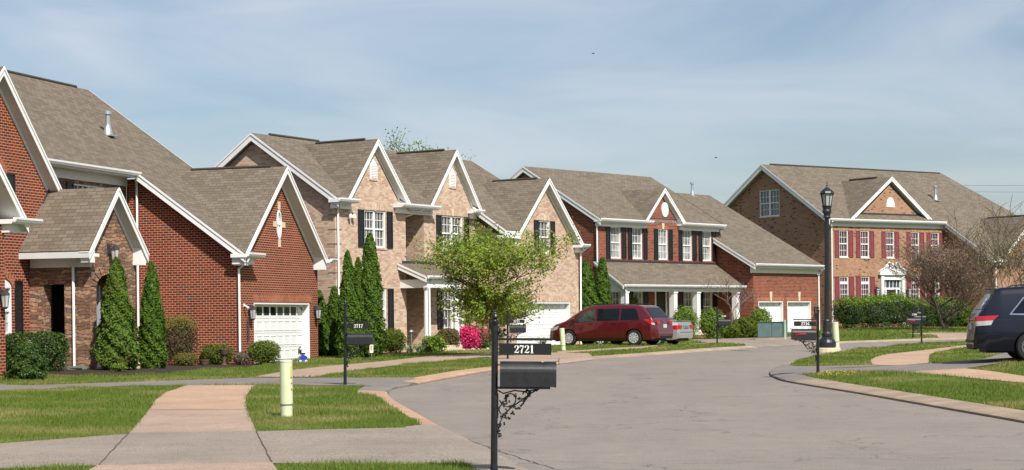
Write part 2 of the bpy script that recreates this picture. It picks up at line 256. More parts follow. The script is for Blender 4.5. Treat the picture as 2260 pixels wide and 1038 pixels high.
# ------------------------------------------------------------------ ground heights
def g(x, y):
    z = .005*min(max(y-19, -10), 110)
    z += .38*math.exp(-((x-13)**2+(y-45)**2)/18)+.10*math.exp(-((x-12)**2+(y-71.5)**2)/3)+.13*math.exp(-((x-4)**2+(y-79)**2)/18)
    z += .28*math.exp(-((x-22)**2+(y-115)**2)/200)+.12*math.exp(-((x+13.5)**2+(y-54)**2)/14)-.09*math.exp(-((x+8.5)**2+(y-65)**2)/25)
    return z
LAY = {'kerb_left': [(0.943, 14.974), (0.49, 17.838), (0.079, 20.563), (-0.415, 23.778), (-0.958, 27.201), (-1.126, 28.191), (-1.593, 31.48), (-2.036, 34.584), (-2.401, 37.339), (-2.628, 39.85), (-2.643, 42.403), (-2.367, 43.852), (-2.127, 45.42), (-1.531, 48.901), (-0.715, 53.306), (0.963, 58.792), (2.771, 65.027), (5.337, 70.248), (9.594, 78.36), (11.145, 82.22), (12.673, 84.58), (14.793, 87.584), (17.599, 90.204), (20.622, 92.684), (24.169, 94.912), (32.608, 99.995)],
 'kerb_right': [(7.547, 20.238), (7.463, 23.803), (7.377, 27.483), (7.153, 31.048), (6.771, 37.029), (6.431, 40.421), (6.178, 43.008), (6.19, 44.558), (6.37, 47.059), (6.929, 51.0), (7.778, 55.015), (8.623, 58.996), (9.81, 63.484), (11.891, 69.445), (15.574, 78.688), (17.958, 83.308), (20.457, 84.953), (24.502, 87.997), (33.183, 94.836)],
 'near_drive': [(-8.227, 22.531), (-6.601, 24.462), (-5.287, 26.184), (-3.563, 26.348), (-2.741, 26.589), (-1.074, 26.881), (-1.102, 28.076), (-0.839, 26.479), (-0.415, 23.778), (-0.07, 21.512), (0.079, 20.563), (-1.134, 20.366), (-2.632, 20.708), (-4.525, 20.684), (-5.512, 20.414), (-7.037, 19.264)],
 'near_walk_gray': [(-5.307, 26.284), (-6.244, 32.682), (-4.516, 32.288), (-3.563, 26.348)],
 'near_walk_pink': [(-6.244, 32.682), (-6.812, 36.257), (-7.258, 39.748), (-7.475, 43.622), (-5.798, 43.115), (-5.532, 39.927), (-5.165, 36.761), (-4.776, 34.042), (-4.516, 32.288)],
 'near_walk_front': [(-4.512, 20.623), (-2.632, 20.708), (-2.09, 17.755), (-4.314, 18.039)],
 'near_walk_cross': [(-5.307, 26.284), (-3.563, 26.348), (-2.632, 20.708), (-4.497, 20.62)],
 'mid_drive': [(-14.736, 43.224), (-12.288, 45.603), (-11.435, 44.811), (-9.177, 46.343), (-6.686, 48.289), (-3.735, 47.309), (-2.547, 47.225), (-2.127, 45.42), (-2.367, 43.852), (-2.643, 42.403), (-2.647, 40.296), (-2.67, 39.789), (-3.142, 42.062), (-5.909, 43.409), (-7.497, 43.628), (-8.658, 43.716), (-11.323, 42.015), (-13.629, 39.973)],
 'mid_walk': [(-6.672, 48.605), (-6.299, 53.846), (-5.311, 60.097), (-4.079, 65.622), (-2.857, 70.177), (-0.963, 72.385), (1.193, 72.503), (2.834, 70.394), (2.749, 64.496), (0.953, 58.151), (-0.152, 57.172), (-0.498, 57.808), (-0.631, 64.551), (-0.895, 67.157), (-2.124, 63.221), (-3.259, 59.211), (-4.514, 52.461), (-4.994, 48.051)],
 'far_walk': [(1.732, 73.375), (3.572, 75.299), (5.306, 77.036), (10.404, 93.083), (10.04, 89.831), (5.189, 75.356), (3.491, 73.612), (1.675, 70.978)],
 'h3_drive': [(9.129, 89.292), (8.612, 97.895), (12.64, 100.257), (15.786, 99.023), (15.882, 92.715), (14.793, 87.584), (12.673, 84.58), (11.145, 82.22), (9.651, 78.365), (10.307, 84.988)],
 'right_drive': [(7.008, 51.399), (7.815, 54.999), (7.634, 52.494), (8.298, 52.112), (9.949, 52.642), (10.171, 45.991), (18.703, 70.184), (21.253, 70.327), (15.331, 43.836), (13.013, 43.075), (11.891, 44.237), (10.206, 42.923), (8.939, 43.225), (8.087, 44.19), (6.733, 44.991), (6.37, 43.401), (6.178, 43.008), (6.19, 44.558), (6.37, 47.059)],
 'right_walk_low': [(8.827, 43.18), (10.206, 42.923), (10.6, 41.664), (10.884, 40.506), (11.612, 38.451), (10.727, 35.527), (10.391, 38.678), (9.508, 41.231)],
 'right_walk_up': [(9.938, 52.65), (10.695, 56.864), (11.469, 60.288), (12.633, 63.996), (14.961, 69.111), (18.263, 76.758), (23.693, 85.091), (22.348, 80.267), (18.843, 75.421), (16.162, 70.036), (14.397, 65.081), (13.028, 59.54), (10.171, 46.241)],
 'h4_drive': [(21.179, 102.286), (22.865, 103.302), (24.91, 102.605), (32.78, 100.519), (31.382, 96.235), (23.767, 93.332), (20.657, 91.86), (21.892, 98.383)],
 'mulch_h1': [(-14.037, 51.651), (-14.158, 52.559), (-13.127, 51.457), (-12.227, 50.772), (-10.656, 50.771), (-9.794, 51.327), (-9.214, 52.912), (-8.831, 56.085), (-8.14, 57.823), (-7.978, 63.08), (-8.019, 66.545), (-9.677, 71.177), (-14.401, 72.783), (-20.554, 75.657)],
 'mulch_h2': [(-5.291, 67.126), (-4.848, 72.48), (-4.035, 73.393), (-3.147, 77.357), (-1.716, 79.385), (-0.68, 79.846), (-0.658, 90.093), (-6.883, 87.406)],
 'road_patch': [(-0.924, 26.244), (-0.824, 26.028), (-0.403, 23.095), (-0.702, 23.943)],
 'p_mailbox2721': (-0.201, 19.164), 'p_mailbox2717': (-3.764, 42.758), 'p_mailbox2713': (-0.156, 65.464), 'p_mailbox2709': (9.467, 87.895), 'p_mailbox2716': (7.247, 45.253), 'p_mailbox2700': (17.337, 80.426), 'p_mailbox_far': (21.768, 102.884), 'p_marker_near': (-3.573, 30.034), 'p_marker_mid': (2.013, 74.71), 'p_marker_right': (11.867, 70.079), 'p_lamp': (11.511, 69.943), 'p_arb1': (-11.155, 53.645), 'p_arb2': (-11.141, 58.764), 'p_arb3a': (-6.917, 69.33), 'p_arb3b': (-6.485, 70.021), 'p_arb4a': (-5.832, 68.8), 'p_arb4b': (-5.479, 69.524), 'p_arb4c': (-5.071, 70.297), 'p_shrubcone': (-12.056, 46.899), 'p_hedge1': (-15.293, 60.523), 'p_box1': (-8.458, 64.805), 'p_box2': (-10.02, 66.153), 'p_burn': (-10.886, 62.526), 'p_low1': (-10.04, 58.461), 'p_urn1': (-10.232, 62.442), 'p_urn2': (-9.765, 63.965), 'p_twig': (-9.1, 63.783), 'p_sign_yard': (-5.356, 72.114), 'p_garden_flag': (-1.287, 80.927), 'p_azalea': (-1.924, 81.824), 'p_bush_rose': (-2.67, 82.588), 'p_bushA': (-4.722, 78.445), 'p_tree_c': (-0.672, 68.903), 'p_transf': (13.299, 95.566), 'p_vanR': (5.612, 88.168), 'p_vanF': (2.285, 79.12), 'p_sedan': (7.819, 91.377), 'p_suvwheel': (11.887, 44.696), 'p_h3tree': (11.875, 102.93), 'p_redbud': (25.335, 111.682), 'p_toy': (-7.251, 64.633), 'p_arb5a': (4.17, 108.418), 'p_arb5b': (4.978, 107.486), 'p_hos': (-3.945, 73.345), 'p_leafy': (-3.112, 74.306)}

def sheet(name, pts, off, mat, step=.4, parent=None, kind='structure', drape=True):
    bm = bmesh.new(); vs = [bm.verts.new((x, y, 0)) for x, y in pts]; bm.faces.new(vs)
    bmesh.ops.triangulate(bm, faces=bm.faces)
    xs = [p[0] for p in pts]; ys = [p[1] for p in pts]
    for ax, lo, hi in ((0, min(xs), max(xs)), (1, min(ys), max(ys))):
        k = math.ceil(lo/step)*step
        while k < hi:
            co = [0, 0, 0]; co[ax] = k; no = [0, 0, 0]; no[ax] = 1
            if hi-lo < 300: bmesh.ops.bisect_plane(bm, geom=bm.verts[:]+bm.edges[:]+bm.faces[:], plane_co=co, plane_no=no)
            k += step
    bmesh.ops.triangulate(bm, faces=bm.faces)
    for v in bm.verts:
        x, y = v.co.x, v.co.y; o2 = off
        if drape and mat not in (ROADM, SOIL):
            d = min(segd(x, y, KL), segd(x, y, KR))
            if inpoly(x, y, ROADP): o2 = RD+off*.6+max(0, .03-d*.03)*0
            elif d < .62: o2 = RD+.035+.043*d/.62+off
        v.co.z = g(x, y)+o2
    bmesh.ops.recalc_face_normals(bm, faces=bm.faces)
    if sum(f.normal.z for f in bm.faces) < 0: bmesh.ops.reverse_faces(bm, faces=bm.faces)
    me = bpy.data.meshes.new(name); bm.to_mesh(me); bm.free(); setuv(me); o = mkobj(name, me, [mat], parent)
    if kind: o['kind'] = kind
    return o
def smoothline(pts, n=4):
    out = []
    for i in range(len(pts)-1):
        p0 = pts[max(i-1, 0)]; p1 = pts[i]; p2 = pts[i+1]; p3 = pts[min(i+2, len(pts)-1)]
        for k in range(n):
            t = k/n; out.append(tuple(.5*((2*p1[a])+(-p0[a]+p2[a])*t+(2*p0[a]-5*p1[a]+4*p2[a]-p3[a])*t*t+(-p0[a]+3*p1[a]-3*p2[a]+p3[a])*t**3) for a in (0, 1)))
    out.append(pts[-1]); return out
def offline(pts, d):
    out = []
    for i, p in enumerate(pts):
        a = Vector(pts[max(i-1, 0)]); b = Vector(pts[min(i+1, len(pts)-1)]); t = (b-a).normalized(); out.append((p[0]-t.y*d, p[1]+t.x*d))
    return out
def inpoly(x, y, P):
    c = False; j = len(P)-1
    for i in range(len(P)):
        if (P[i][1] > y) != (P[j][1] > y) and x < (P[j][0]-P[i][0])*(y-P[i][1])/(P[j][1]-P[i][1])+P[i][0]: c = not c
        j = i
    return c
def segd(x, y, K):
    b = 9.
    for (x0, y0), (x1, y1) in zip(K[:-1], K[1:]):
        if abs(x-x0) > 4 and abs(x-x1) > 4: continue
        dx, dy = x1-x0, y1-y0; t = max(0, min(1, ((x-x0)*dx+(y-y0)*dy)/(dx*dx+dy*dy+1e-9))); b = min(b, math.hypot(x-x0-t*dx, y-y0-t*dy))
    return b
KL = smoothline(LAY['kerb_left'], 3); KR = smoothline(LAY['kerb_right'], 3)
RD = -.075
KL = [(1.15, 12.5)]+KL+[(60, 122)]; KR = [(7.6, 12.5)]+KR+[(60, 113)]
def kw(y, s): return (.30 if 27.3 < y < 37.5 else .62) if s > 0 else (.3 if y > 53 else .62)
KLi = offline(KL, .62); KRi = offline(KR, -.62)
KLi = [(a[0]+(b[0]-a[0])*kw(a[1], 1)/.62, a[1]+(b[1]-a[1])*kw(a[1], 1)/.62) for a, b in zip(KL, KLi)]; KRi = [(a[0]+(b[0]-a[0])*kw(a[1], -1)/.62, a[1]+(b[1]-a[1])*kw(a[1], -1)/.62) for a, b in zip(KR, KRi)]
ROADP = KL+KR[::-1]; sheet('road', ROADP, RD, ROADM, 2)
LL = KLi+[(60, 260), (-90, 260), (-90, 12.5)]
LR = KRi+[(90, 113), (90, 12.5)]
sheet('lawn_ground_left', LL, 0, SOIL, 2.5); sheet('lawn_ground_right', LR, 0, SOIL, 2.5)
mbx = MB(); S = 2600; mbx.add([(-S, -60, -.4), (S, -60, -.4), (S, S, -.4), (-S, S, -.4)], [(0, 1, 2, 3)]); tagp(mbx.build('terrain', SOIL), kind='structure')
def kerb(name, K, Ki, mat):
    m = MB(); n = len(K); prof = [(0, -.01), (.0, .035), (.12, .055), (.55, .075), (1, .078)]
    for i in range(n):
        for t, h in prof:
            x = K[i][0]*(1-t)+Ki[i][0]*t; y = K[i][1]*(1-t)+Ki[i][1]*t; m.v.append((x, y, g(x, y)+RD+h))
    k = len(prof)
    for i in range(n-1):
        for j in range(k-1): m.f.append((i*k+j, (i+1)*k+j, (i+1)*k+j+1, i*k+j+1)); m.m.append(0)
    return tagp(m.build(name, mat), kind='structure')
KERBO = concrete('orange_kerb_concrete', (.42, .275, .185), .25, 3.5, .2); KERBB = concrete('weathered_kerb_concrete', (.31, .24, .175), .3, 3.5, .25)
def kerbs(K, Ki, cuts):
    i0 = 0
    for y1, mt, nm in cuts:
        i1 = next((i for i, p in enumerate(K) if p[1] > y1 and i > i0), len(K)-1); kerb(nm, K[i0:i1+1], Ki[i0:i1+1], mt); i0 = i1
kerbs(KL, KLi, [(27.4, DRIVE, 'apron'), (39.6, KERBO, 'kerb'), (44.6, DRIVE2, 'apron'), (60, KERBO, 'kerb'), (70, PINKG, 'apron'), (80, KERBM, 'kerb'), (87.5, DRIVE, 'apron'), (999, KERBM, 'kerb')])
kerbs(KR, KRi, [(41.8, KERBB, 'kerb'), (54.5, DRIVE2, 'apron'), (999, KERBB, 'kerb')])
A = LAY
sheet('driveway', A['near_drive'], .012, DRIVE); sheet('pavement', A['near_walk_cross'], .019, DRIVE); sheet('pavement', A['near_walk_gray'], .015, PINKG)
sheet('pavement', A['near_walk_pink'], .018, PINK); sheet('pavement', A['near_walk_front'], .022, PINKG)
sheet('driveway', A['mid_drive'], .014, DRIVE2); sheet('pavement', A['mid_walk'], .020, PINKG); sheet('pavement', A['far_walk'], .02, PINKG)
sheet('driveway', A['h3_drive'], .012, DRIVE); sheet('driveway', A['right_drive'], .012, DRIVE2); sheet('pavement', A['right_walk_low'], .020, PINK); sheet('pavement', A['right_walk_up'], .020, PINK)
sheet('driveway', A['h4_drive'], .012, PINKG)
sheet('flower_bed', A['mulch_h1'], .02, MULCH, 1.6)
sheet('flower_bed', A['mulch_h2'], .02, MULCH, 1.6)
HARD = [A[k] for k in ('near_drive', 'near_walk_cross', 'near_walk_gray', 'near_walk_pink', 'near_walk_front', 'mid_drive', 'mid_walk', 'far_walk', 'h3_drive', 'right_drive', 'right_walk_low', 'right_walk_up', 'h4_drive', 'mulch_h1', 'mulch_h2')]
# expansion joints and cracks sawn into the concrete: thin dark strips on the slab
def joint(a, b, w_=.018, off=.026, wob=.0):
    m = MB(); n = 14; a = Vector(a); b = Vector(b); d = (b-a); p = Vector((-d.y, d.x)).normalized(); rr = random.Random(int(a.x*100))
    for i in range(n+1):
        c = a+d*(i/n)+p*rr.uniform(-wob, wob); q = w_*rr.uniform(.6, 1.2)
        for s in (-1, 1): x, y = c.x+p.x*s*q/2, c.y+p.y*s*q/2; m.v.append((x, y, g(x, y)+off))
    for i in range(n): m.f.append((2*i, 2*i+1, 2*i+3, 2*i+2)); m.m.append(0)
    return m
jm = MB()
C_ = A['near_walk_cross']
for a, b in ((C_[0], C_[3]), (C_[1], C_[2])):
    j = joint(a, b, .017, .026, .008); jm.add(j.v, j.f)
for a, b in ((A['near_walk_gray'][1], A['near_walk_gray'][2]),):
    j = joint(a, b, .02, .03, .004); jm.add(j.v, j.f)
rp = [(-1.126, 28.1), (-.7, 25.8), (-.25, 23.6), (.2, 21.5), (.8, 19.2)]
for a, b in zip(rp[:-1], rp[1:]):
    j = joint(a, b, .014, RD+.006, .02); jm.add(j.v, j.f)
for K_, s_ in ((KR, 1), (KL, -1)):
    for i in range(len(K_)-1):
        if K_[i][1] < 75 and (s_ > 0 or K_[i][1] < 60): j = joint((K_[i][0]-s_*.008, K_[i][1]), (K_[i+1][0]-s_*.008, K_[i+1][1]), .022 if s_ > 0 else .014, RD+.006, .006); jm.add(j.v, j.f)
tagp(jm.build('pavement_joints', plain('crack_dark', (.085, .068, .052), .95), uv=False), kind='structure')

# ------------------------------------------------------------------ grass blades (nobody could count them)
def grass():
    rng = np.random.default_rng(5)
    zones = []   # sample in screen-proportional depth so that density falls with distance
    Vs = []; 
    def region(P, y0, y1, dens, h, wd):
        xs = [p[0] for p in P]; x0, x1 = max(min(xs), -.285*y1), min(max(xs), .285*y1); yy0 = max(y0, min(p[1] for p in P)); yy1 = min(y1, max(p[1] for p in P))
        if yy1 <= yy0 or x1 <= x0: return
        n = int((x1-x0)*(yy1-yy0)*dens); X = rng.uniform(x0, x1, n); Y = rng.uniform(yy0, yy1, n)
        k = (np.abs(X/Y) < .285); X = X[k]; Y = Y[k]
        def inp(PP, X, Y):
            c = np.zeros(len(X), bool); j = len(PP)-1
            for i in range(len(PP)):
                xi, yi = PP[i]; xj, yj = PP[j]
                if yi != yj: c ^= ((yi > Y) != (yj > Y)) & (X < (xj-xi)*(Y-yi)/(yj-yi)+xi)
                j = i
            return c
        k = inp(P, X, Y)
        jx, jy = rng.normal(0, .028, len(X)), rng.normal(0, .07, len(X))
        for H in HARD: k &= ~inp(H, X+jx, Y+jy)
        X = X[k]; Y = Y[k]; n = len(X)
        if not n: return
        Z = .005*np.clip(Y-19, -10, 110)+.38*np.exp(-((X-13)**2+(Y-45)**2)/18)+.10*np.exp(-((X-12)**2+(Y-71.5)**2)/3)+.13*np.exp(-((X-4)**2+(Y-79)**2)/18)+.28*np.exp(-((X-22)**2+(Y-115)**2)/200)+.12*np.exp(-((X+13.5)**2+(Y-54)**2)/14)-.09*np.exp(-((X+8.5)**2+(Y-65)**2)/25)
        lump = .75+.3*np.sin(X*1.3+.7*np.sin(Y*.6))*np.sin(Y*.9+X*.4)+.22*np.sin(X*4.1+Y*2.3)
        hh = h*rng.uniform(.5, 1.25, n)*lump; a = rng.uniform(0, 2*np.pi, n); ln = rng.uniform(.1, .7, n)*hh; b = rng.uniform(0, 2*np.pi, n); ww = wd*rng.uniform(.6, 1.3, n)
        v = np.empty((n, 3, 3)); v[:, 0, 0] = X-np.cos(a)*ww; v[:, 0, 1] = Y-np.sin(a)*ww; v[:, 0, 2] = Z-.01
        v[:, 1, 0] = X+np.cos(a)*ww; v[:, 1, 1] = Y+np.sin(a)*ww; v[:, 1, 2] = Z-.01
        v[:, 2, 0] = X+np.cos(b)*ln; v[:, 2, 1] = Y+np.sin(b)*ln; v[:, 2, 2] = Z+hh; Vs.append(v)
    for P in (LL, LR):
        region(P, 14, 30, 1700, .072, .0055); region(P, 30, 45, 900, .08, .008); region(P, 45, 62, 420, .08, .011); region(P, 62, 85, 190, .085, .017); region(P, 85, 118, 70, .10, .03)
    V = np.concatenate(Vs); n = len(V); me = bpy.data.meshes.new('grass'); me.vertices.add(3*n); me.vertices.foreach_set('co', V.reshape(-1)); me.loops.add(3*n); me.loops.foreach_set('vertex_index', np.arange(3*n, dtype=np.int32))
    me.polygons.add(n); me.polygons.foreach_set('loop_start', np.arange(0, 3*n, 3, dtype=np.int32)); me.update(); me.validate()
    gm = leaf('grass_blades', [(.080, .145, .02), (.145, .205, .032), (.095, .165, .022), (.23, .265, .055), (.115, .18, .026)], .75, .35, patch=((.36, .31, .12), .42, .50, .72))
    tagp(mkobj('grass', me, [gm]), 'green lawn grass of the front yards and verges, yellowing in patches', 'grass', kind='stuff'); print('blades', n)
grass()
# ------------------------------------------------------------------ house kit (house-local: x along the front, -y towards the street)
def house(name, label, o, az): return thing(name, label, 'house', o, R(90-az))
def fm(face):
    k, c = face
    if k == 'F': return lambda a, d, z: (a, c-d, z)
    if k == 'S': return lambda a, d, z: (c-d, a, z)
    return lambda a, d, z: (c+d, a, z)
def fbox(mb, face, a0, a1, d0, d1, z0, z1, m=0):
    f = fm(face); b = len(mb.v); mb.v += [f(a0, d0, z0), f(a1, d0, z0), f(a1, d1, z0), f(a0, d1, z0), f(a0, d0, z1), f(a1, d0, z1), f(a1, d1, z1), f(a0, d1, z1)]
    for q in [(0, 3, 2, 1), (4, 5, 6, 7), (0, 1, 5, 4), (1, 2, 6, 5), (2, 3, 7, 6), (3, 0, 4, 7)]: mb.f.append(tuple(b+i for i in q)); mb.m.append(m)
def rect(a0, a1, z0, z1): return [(a0, z0), (a1, z0), (a1, z1), (a0, z1)]
def arch(a0, a1, z0, zs, rise, n=10):   # opening with a segmental head
    c = (a0+a1)/2; h = (a1-a0)/2; return [(a0, z0), (a1, z0)]+[(c+h*math.cos(math.pi*i/n), zs+rise*math.sin(math.pi*i/n)) for i in range(n+1)]
def oval(c, z, ra, rz, n=20): return [(c+ra*math.cos(2*math.pi*i/n), z+rz*math.sin(2*math.pi*i/n)) for i in range(n)]
def wall(H, face, outline, mat, holes=(), t=.25, rev=.12, name='wall'):
    mb = MB(); f = fm(face); loops = [outline]+list(holes); flat = [p for l in loops for p in l]
    tris = tessellate_polygon([[Vector((p[0], p[1], 0)) for p in l] for l in loops]); n = len(flat)
    mb.v = [f(a, 0, z) for a, z in flat]+[f(a, -t, z) for a, z in flat]
    for q in tris: mb.f.append(q); mb.m.append(0); mb.f.append(tuple(n+i for i in reversed(q))); mb.m.append(0)
    b = 0
    for l in loops:
        k = len(l)
        for i in range(k): mb.f.append((b+i, b+(i+1) % k, n+b+(i+1) % k, n+b+i)); mb.m.append(0)
        b += k
    return mb.build(name, mat, H)
def muntins(mb, face, a0, a1, z0, z1, nc, nr, d0=-.095, d1=-.08, w=.022, m=0):
    for i in range(1, nc): c = a0+(a1-a0)*i/nc; fbox(mb, face, c-w/2, c+w/2, d0, d1, z0, z1, m)
    for i in range(1, nr): c = z0+(z1-z0)*i/nr; fbox(mb, face, a0, a1, d0, d1+.003, c-w/2, c+w/2, m)
def window(H, face, a0, a1, z0, z1, pane=P_DARK, units=1, nc=3, nr=2, transom=0, name='window', head=None, white=WHITE, single=False, pane2=None):
    mb = MB(); fw = .055; fr = lambda *k: fbox(mb, face, *k)
    fr(a0+.002, a0+fw, -.13, -.03, z0+.002, z1-.002); fr(a1-fw, a1-.002, -.13, -.03, z0+.002, z1-.002); fr(a0+fw, a1-fw, -.13, -.035, z1-fw, z1-.002); fr(a0+fw, a1-fw, -.13, -.02, z0+.002, z0+fw+.01)
    W = (a1-a0-2*fw); mw = .11; uw = (W-(units-1)*mw)/units; zt = z1-fw
    if transom: fr(a0+fw, a1-fw, -.13, -.05, z1-transom-.08, z1-transom+.08)
    p = MB()
    for u in range(units):
        x0 = a0+fw+u*(uw+mw); x1 = x0+uw
        if u: fr(x0-mw, x0, -.13, -.04, z0+fw, zt)
        zz1 = zt if not transom else z1-transom-.08
        if transom: muntins(mb, face, x0, x1, z1-transom+.08, zt, nc, 1)
        zb = z0+fw+.01
        if single: muntins(mb, face, x0, x1, zb, zz1, nc, nr)
        else:
            zm = (zb+zz1)/2; fr(x0, x1, -.12, -.06, zm-.03, zm+.03); muntins(mb, face, x0, x1, zm+.03, zz1, nc, nr); muntins(mb, face, x0, x1, zb, zm-.03, nc, nr, d0=-.115, d1=-.10)
    w = mb.build(name, white, H, uv=False)
    if pane2 is None: fbox(p, face, a0+.01, a1-.01, -.16, -.118, z0+.01, z1-.01); p.build('pane', pane, w)
    else:
        zm = (z0+z1)/2; fbox(p, face, a0+.01, a1-.01, -.16, -.118, z0+.01, zm); fbox(p, face, a0+.01, a1-.01, -.16, -.118, zm+.001, z1-.01); o = p.build('pane', [pane, pane2], w)
        for i, q in enumerate(o.data.polygons): q.material_index = 1 if q.center.z < zm-.001 and i < 99 else 0
    return w
def shutter(H, face, a0, a1, z0, z1, mat=BLACK):
    mb = MB(); st = .06; zm = (z0+z1)/2
    fbox(mb, face, a0, a0+st, .005, .045, z0, z1); fbox(mb, face, a1-st, a1, .005, .045, z0, z1)
    for c0, c1 in ((z0, z0+st), (zm-st/2, zm+st/2), (z1-st, z1)): fbox(mb, face, a0+st, a1-st, .005, .042, c0, c1)
    fbox(mb, face, a0+st, a1-st, .005, .022, z0+st, z1-st)
    for c0, c1 in ((z0+st+.05, zm-st/2-.05), (zm+st/2+.05, z1-st-.05)): fbox(mb, face, a0+st+.03, a1-st-.03, .022, .034, c0, c1)
    return mb.build('shutter', mat, H, uv=False)
def header(H, face, a0, a1, z, mat, h=.2, key=None, kw=.16, kh=.3):
    mb = MB(); fbox(mb, face, a0, a1, -.05, .012, z, z+h); mb.build('lintel', mat, H)
    if key:
        c = (a0+a1)/2; k = MB(); f = fm(face); top = [f(c-kw*.36, .03, z-.01), f(c+kw*.36, .03, z-.01), f(c+kw*.62, .03, z+kh), f(c-kw*.62, .03, z+kh)]; a = f(0, 0, 0); b = f(0, .035, 0)
        k.prism(top, tuple(a[i]-b[i] for i in range(3))); k.build('keystone', key, H)
def sill(H, face, a0, a1, z, mat): mb = MB(); fbox(mb, face, a0-.04, a1+.04, -.08, .035, z-.07, z-.003); mb.build('sill', mat, H)
def roof(H, polys, name='roof', th=.17, parent=None, topmat=None):
    mb = MB()
    for P in polys:
        mb.prism(P, (0, 0, -.035), 0, 2); mb.prism([(p[0], p[1], p[2]-.037) for p in P], (0, 0, -th), 1, 1)
    return mb.build(name, [topmat or SH, SOFF, VENTB], H if parent is None else parent)
def rake(H, p, q, h=.2, t=.035, out=(0, -1, 0)):
    """white barge board from p to q, hanging h below the roof edge, standing out by t"""
    mb = MB(); o = Vector(out)*t; P, Q = Vector(p), Vector(q); dz = Vector((0, 0, -.05)); hz = Vector((0, 0, -h))
    mb.prism([P+dz+o, Q+dz+o, Q+dz+hz+o, P+dz+hz+o], tuple(-o*1.0), 0)
    mb.prism([P+Vector((0, 0, -.005))+o*1.8, Q+Vector((0, 0, -.005))+o*1.8, Q+Vector((0, 0, -.085))+o*1.8, P+Vector((0, 0, -.085))+o*1.8], tuple(-o*.75), 0)
    return mb.build('barge_board', WHITE, H, uv=False)
def gutter(H, p, q, w=.12, h=.12):
    P, Q = Vector(p), Vector(q); d = (Q-P).normalized(); o = Vector((d.y, -d.x, 0))
    prof = [(0, 0), (.6*w, 0), (.75*w, .25*h), (.95*w, .55*h), (w, h), (.86*w, h), (.8*w, .6*h), (.02, .5*h), (.0, .95*h)]
    mb = MB(); n = len(prof)
    for X in (P, Q):
        for a, b in prof: mb.v.append(tuple(X+o*a+Vector((0, 0, b-h))))
    for i in range(n): mb.f.append((i, (i+1) % n, n+(i+1) % n, n+i)); mb.m.append(0)
    for t in tessellate_polygon([[Vector((a, b, 0)) for a, b in prof]]): mb.f.append(t); mb.m.append(0); mb.f.append(tuple(n+i for i in t)); mb.m.append(0)
    return mb.build('gutter', WHITE, H, uv=False)
def downspout(H, pts, w=.075, name='downspout'):
    mb = MB(); mb.tube(pts, w*.62, 4); return mb.build(name, WHITE, H, uv=False)
def frieze(H, face, a0, a1, z0, z1, d=.03, mat=None, name='fascia_board'): mb = MB(); fbox(mb, face, a0, a1, -.02, d, z0, z1); return mb.build(name, mat or WHITE, H, uv=False)
def eavereturn(H, x0, x1, y0, y1, z, h=.34):
    mb = MB(); mb.box(x0, x1-.04, y0+.04, y1, z-.14, z-.02); mb.box(x0+.12, x1-.16, y0+.30, y1, z-.36, z-.14)
    return mb.build('eave_return', WHITE, H, uv=False)
def gable(H, uc, hw, ze, za, vf, vb, plane=None, name='roof', hw2=None, ret=True, vent=True, wv=None, chop=False):
    """front gable roof: ridge at u=uc running back from vf to vb"""
    hw2 = hw2 or hw; vq = vb
    if plane: e_, v_, s_ = plane; vb = v_+(za-e_)/s_+.12; vq = max(v_+(ze-e_)/s_+.12, vf+.1)
    L = [(uc-hw, vf, ze), (uc, vf, za), (uc, vb, za), (uc-hw, vq, ze)]; Rr = [(uc, vf, za), (uc+hw2, vf, ze), (uc+hw2, vq, ze), (uc, vb, za)]
    r = roof(H, [L, Rr], name); rake(H, (uc-hw, vf, ze), (uc, vf, za)); rake(H, (uc+hw2, vf, ze), (uc, vf, za))
    if wv is not None:
        for s_, h_ in ((-1, hw), (1, hw2)):
            sl = (za-ze)/h_; fb = MB(); e0 = .12; a0 = (uc+s_*(h_-e0), ze+sl*e0-.18); a1 = (uc, za-.18)
            fb.prism([(a0[0], wv-.03, a0[1]), (a1[0], wv-.03, a1[1]), (a1[0], wv-.03, a1[1]-.15), (a0[0], wv-.03, a0[1]-.15)], (0, .028, 0)); fb.build('rake_frieze', WHITE, H, uv=False)
            if chop:
                c = MB(); X = lambda d: uc+s_*(h_-d); c.prism([(X(-.02), vf+.02, ze-.05), (X(.36), vf+.02, ze+sl*.36-.12), (X(.36), vf+.02, ze-.34), (X(.08), vf+.02, ze-.34), (X(.03), vf+.02, ze-.14)], (0, wv-vf-.01, 0)); c.build('eave_return', WHITE, H, uv=False)
    if vent: mb = MB(); mb.tube([(uc, vf+.6, za+.02), (uc, vb-.8, za+.0)], .06, 6); mb.build('ridge_vent', VENTB, r, uv=False)
    return r
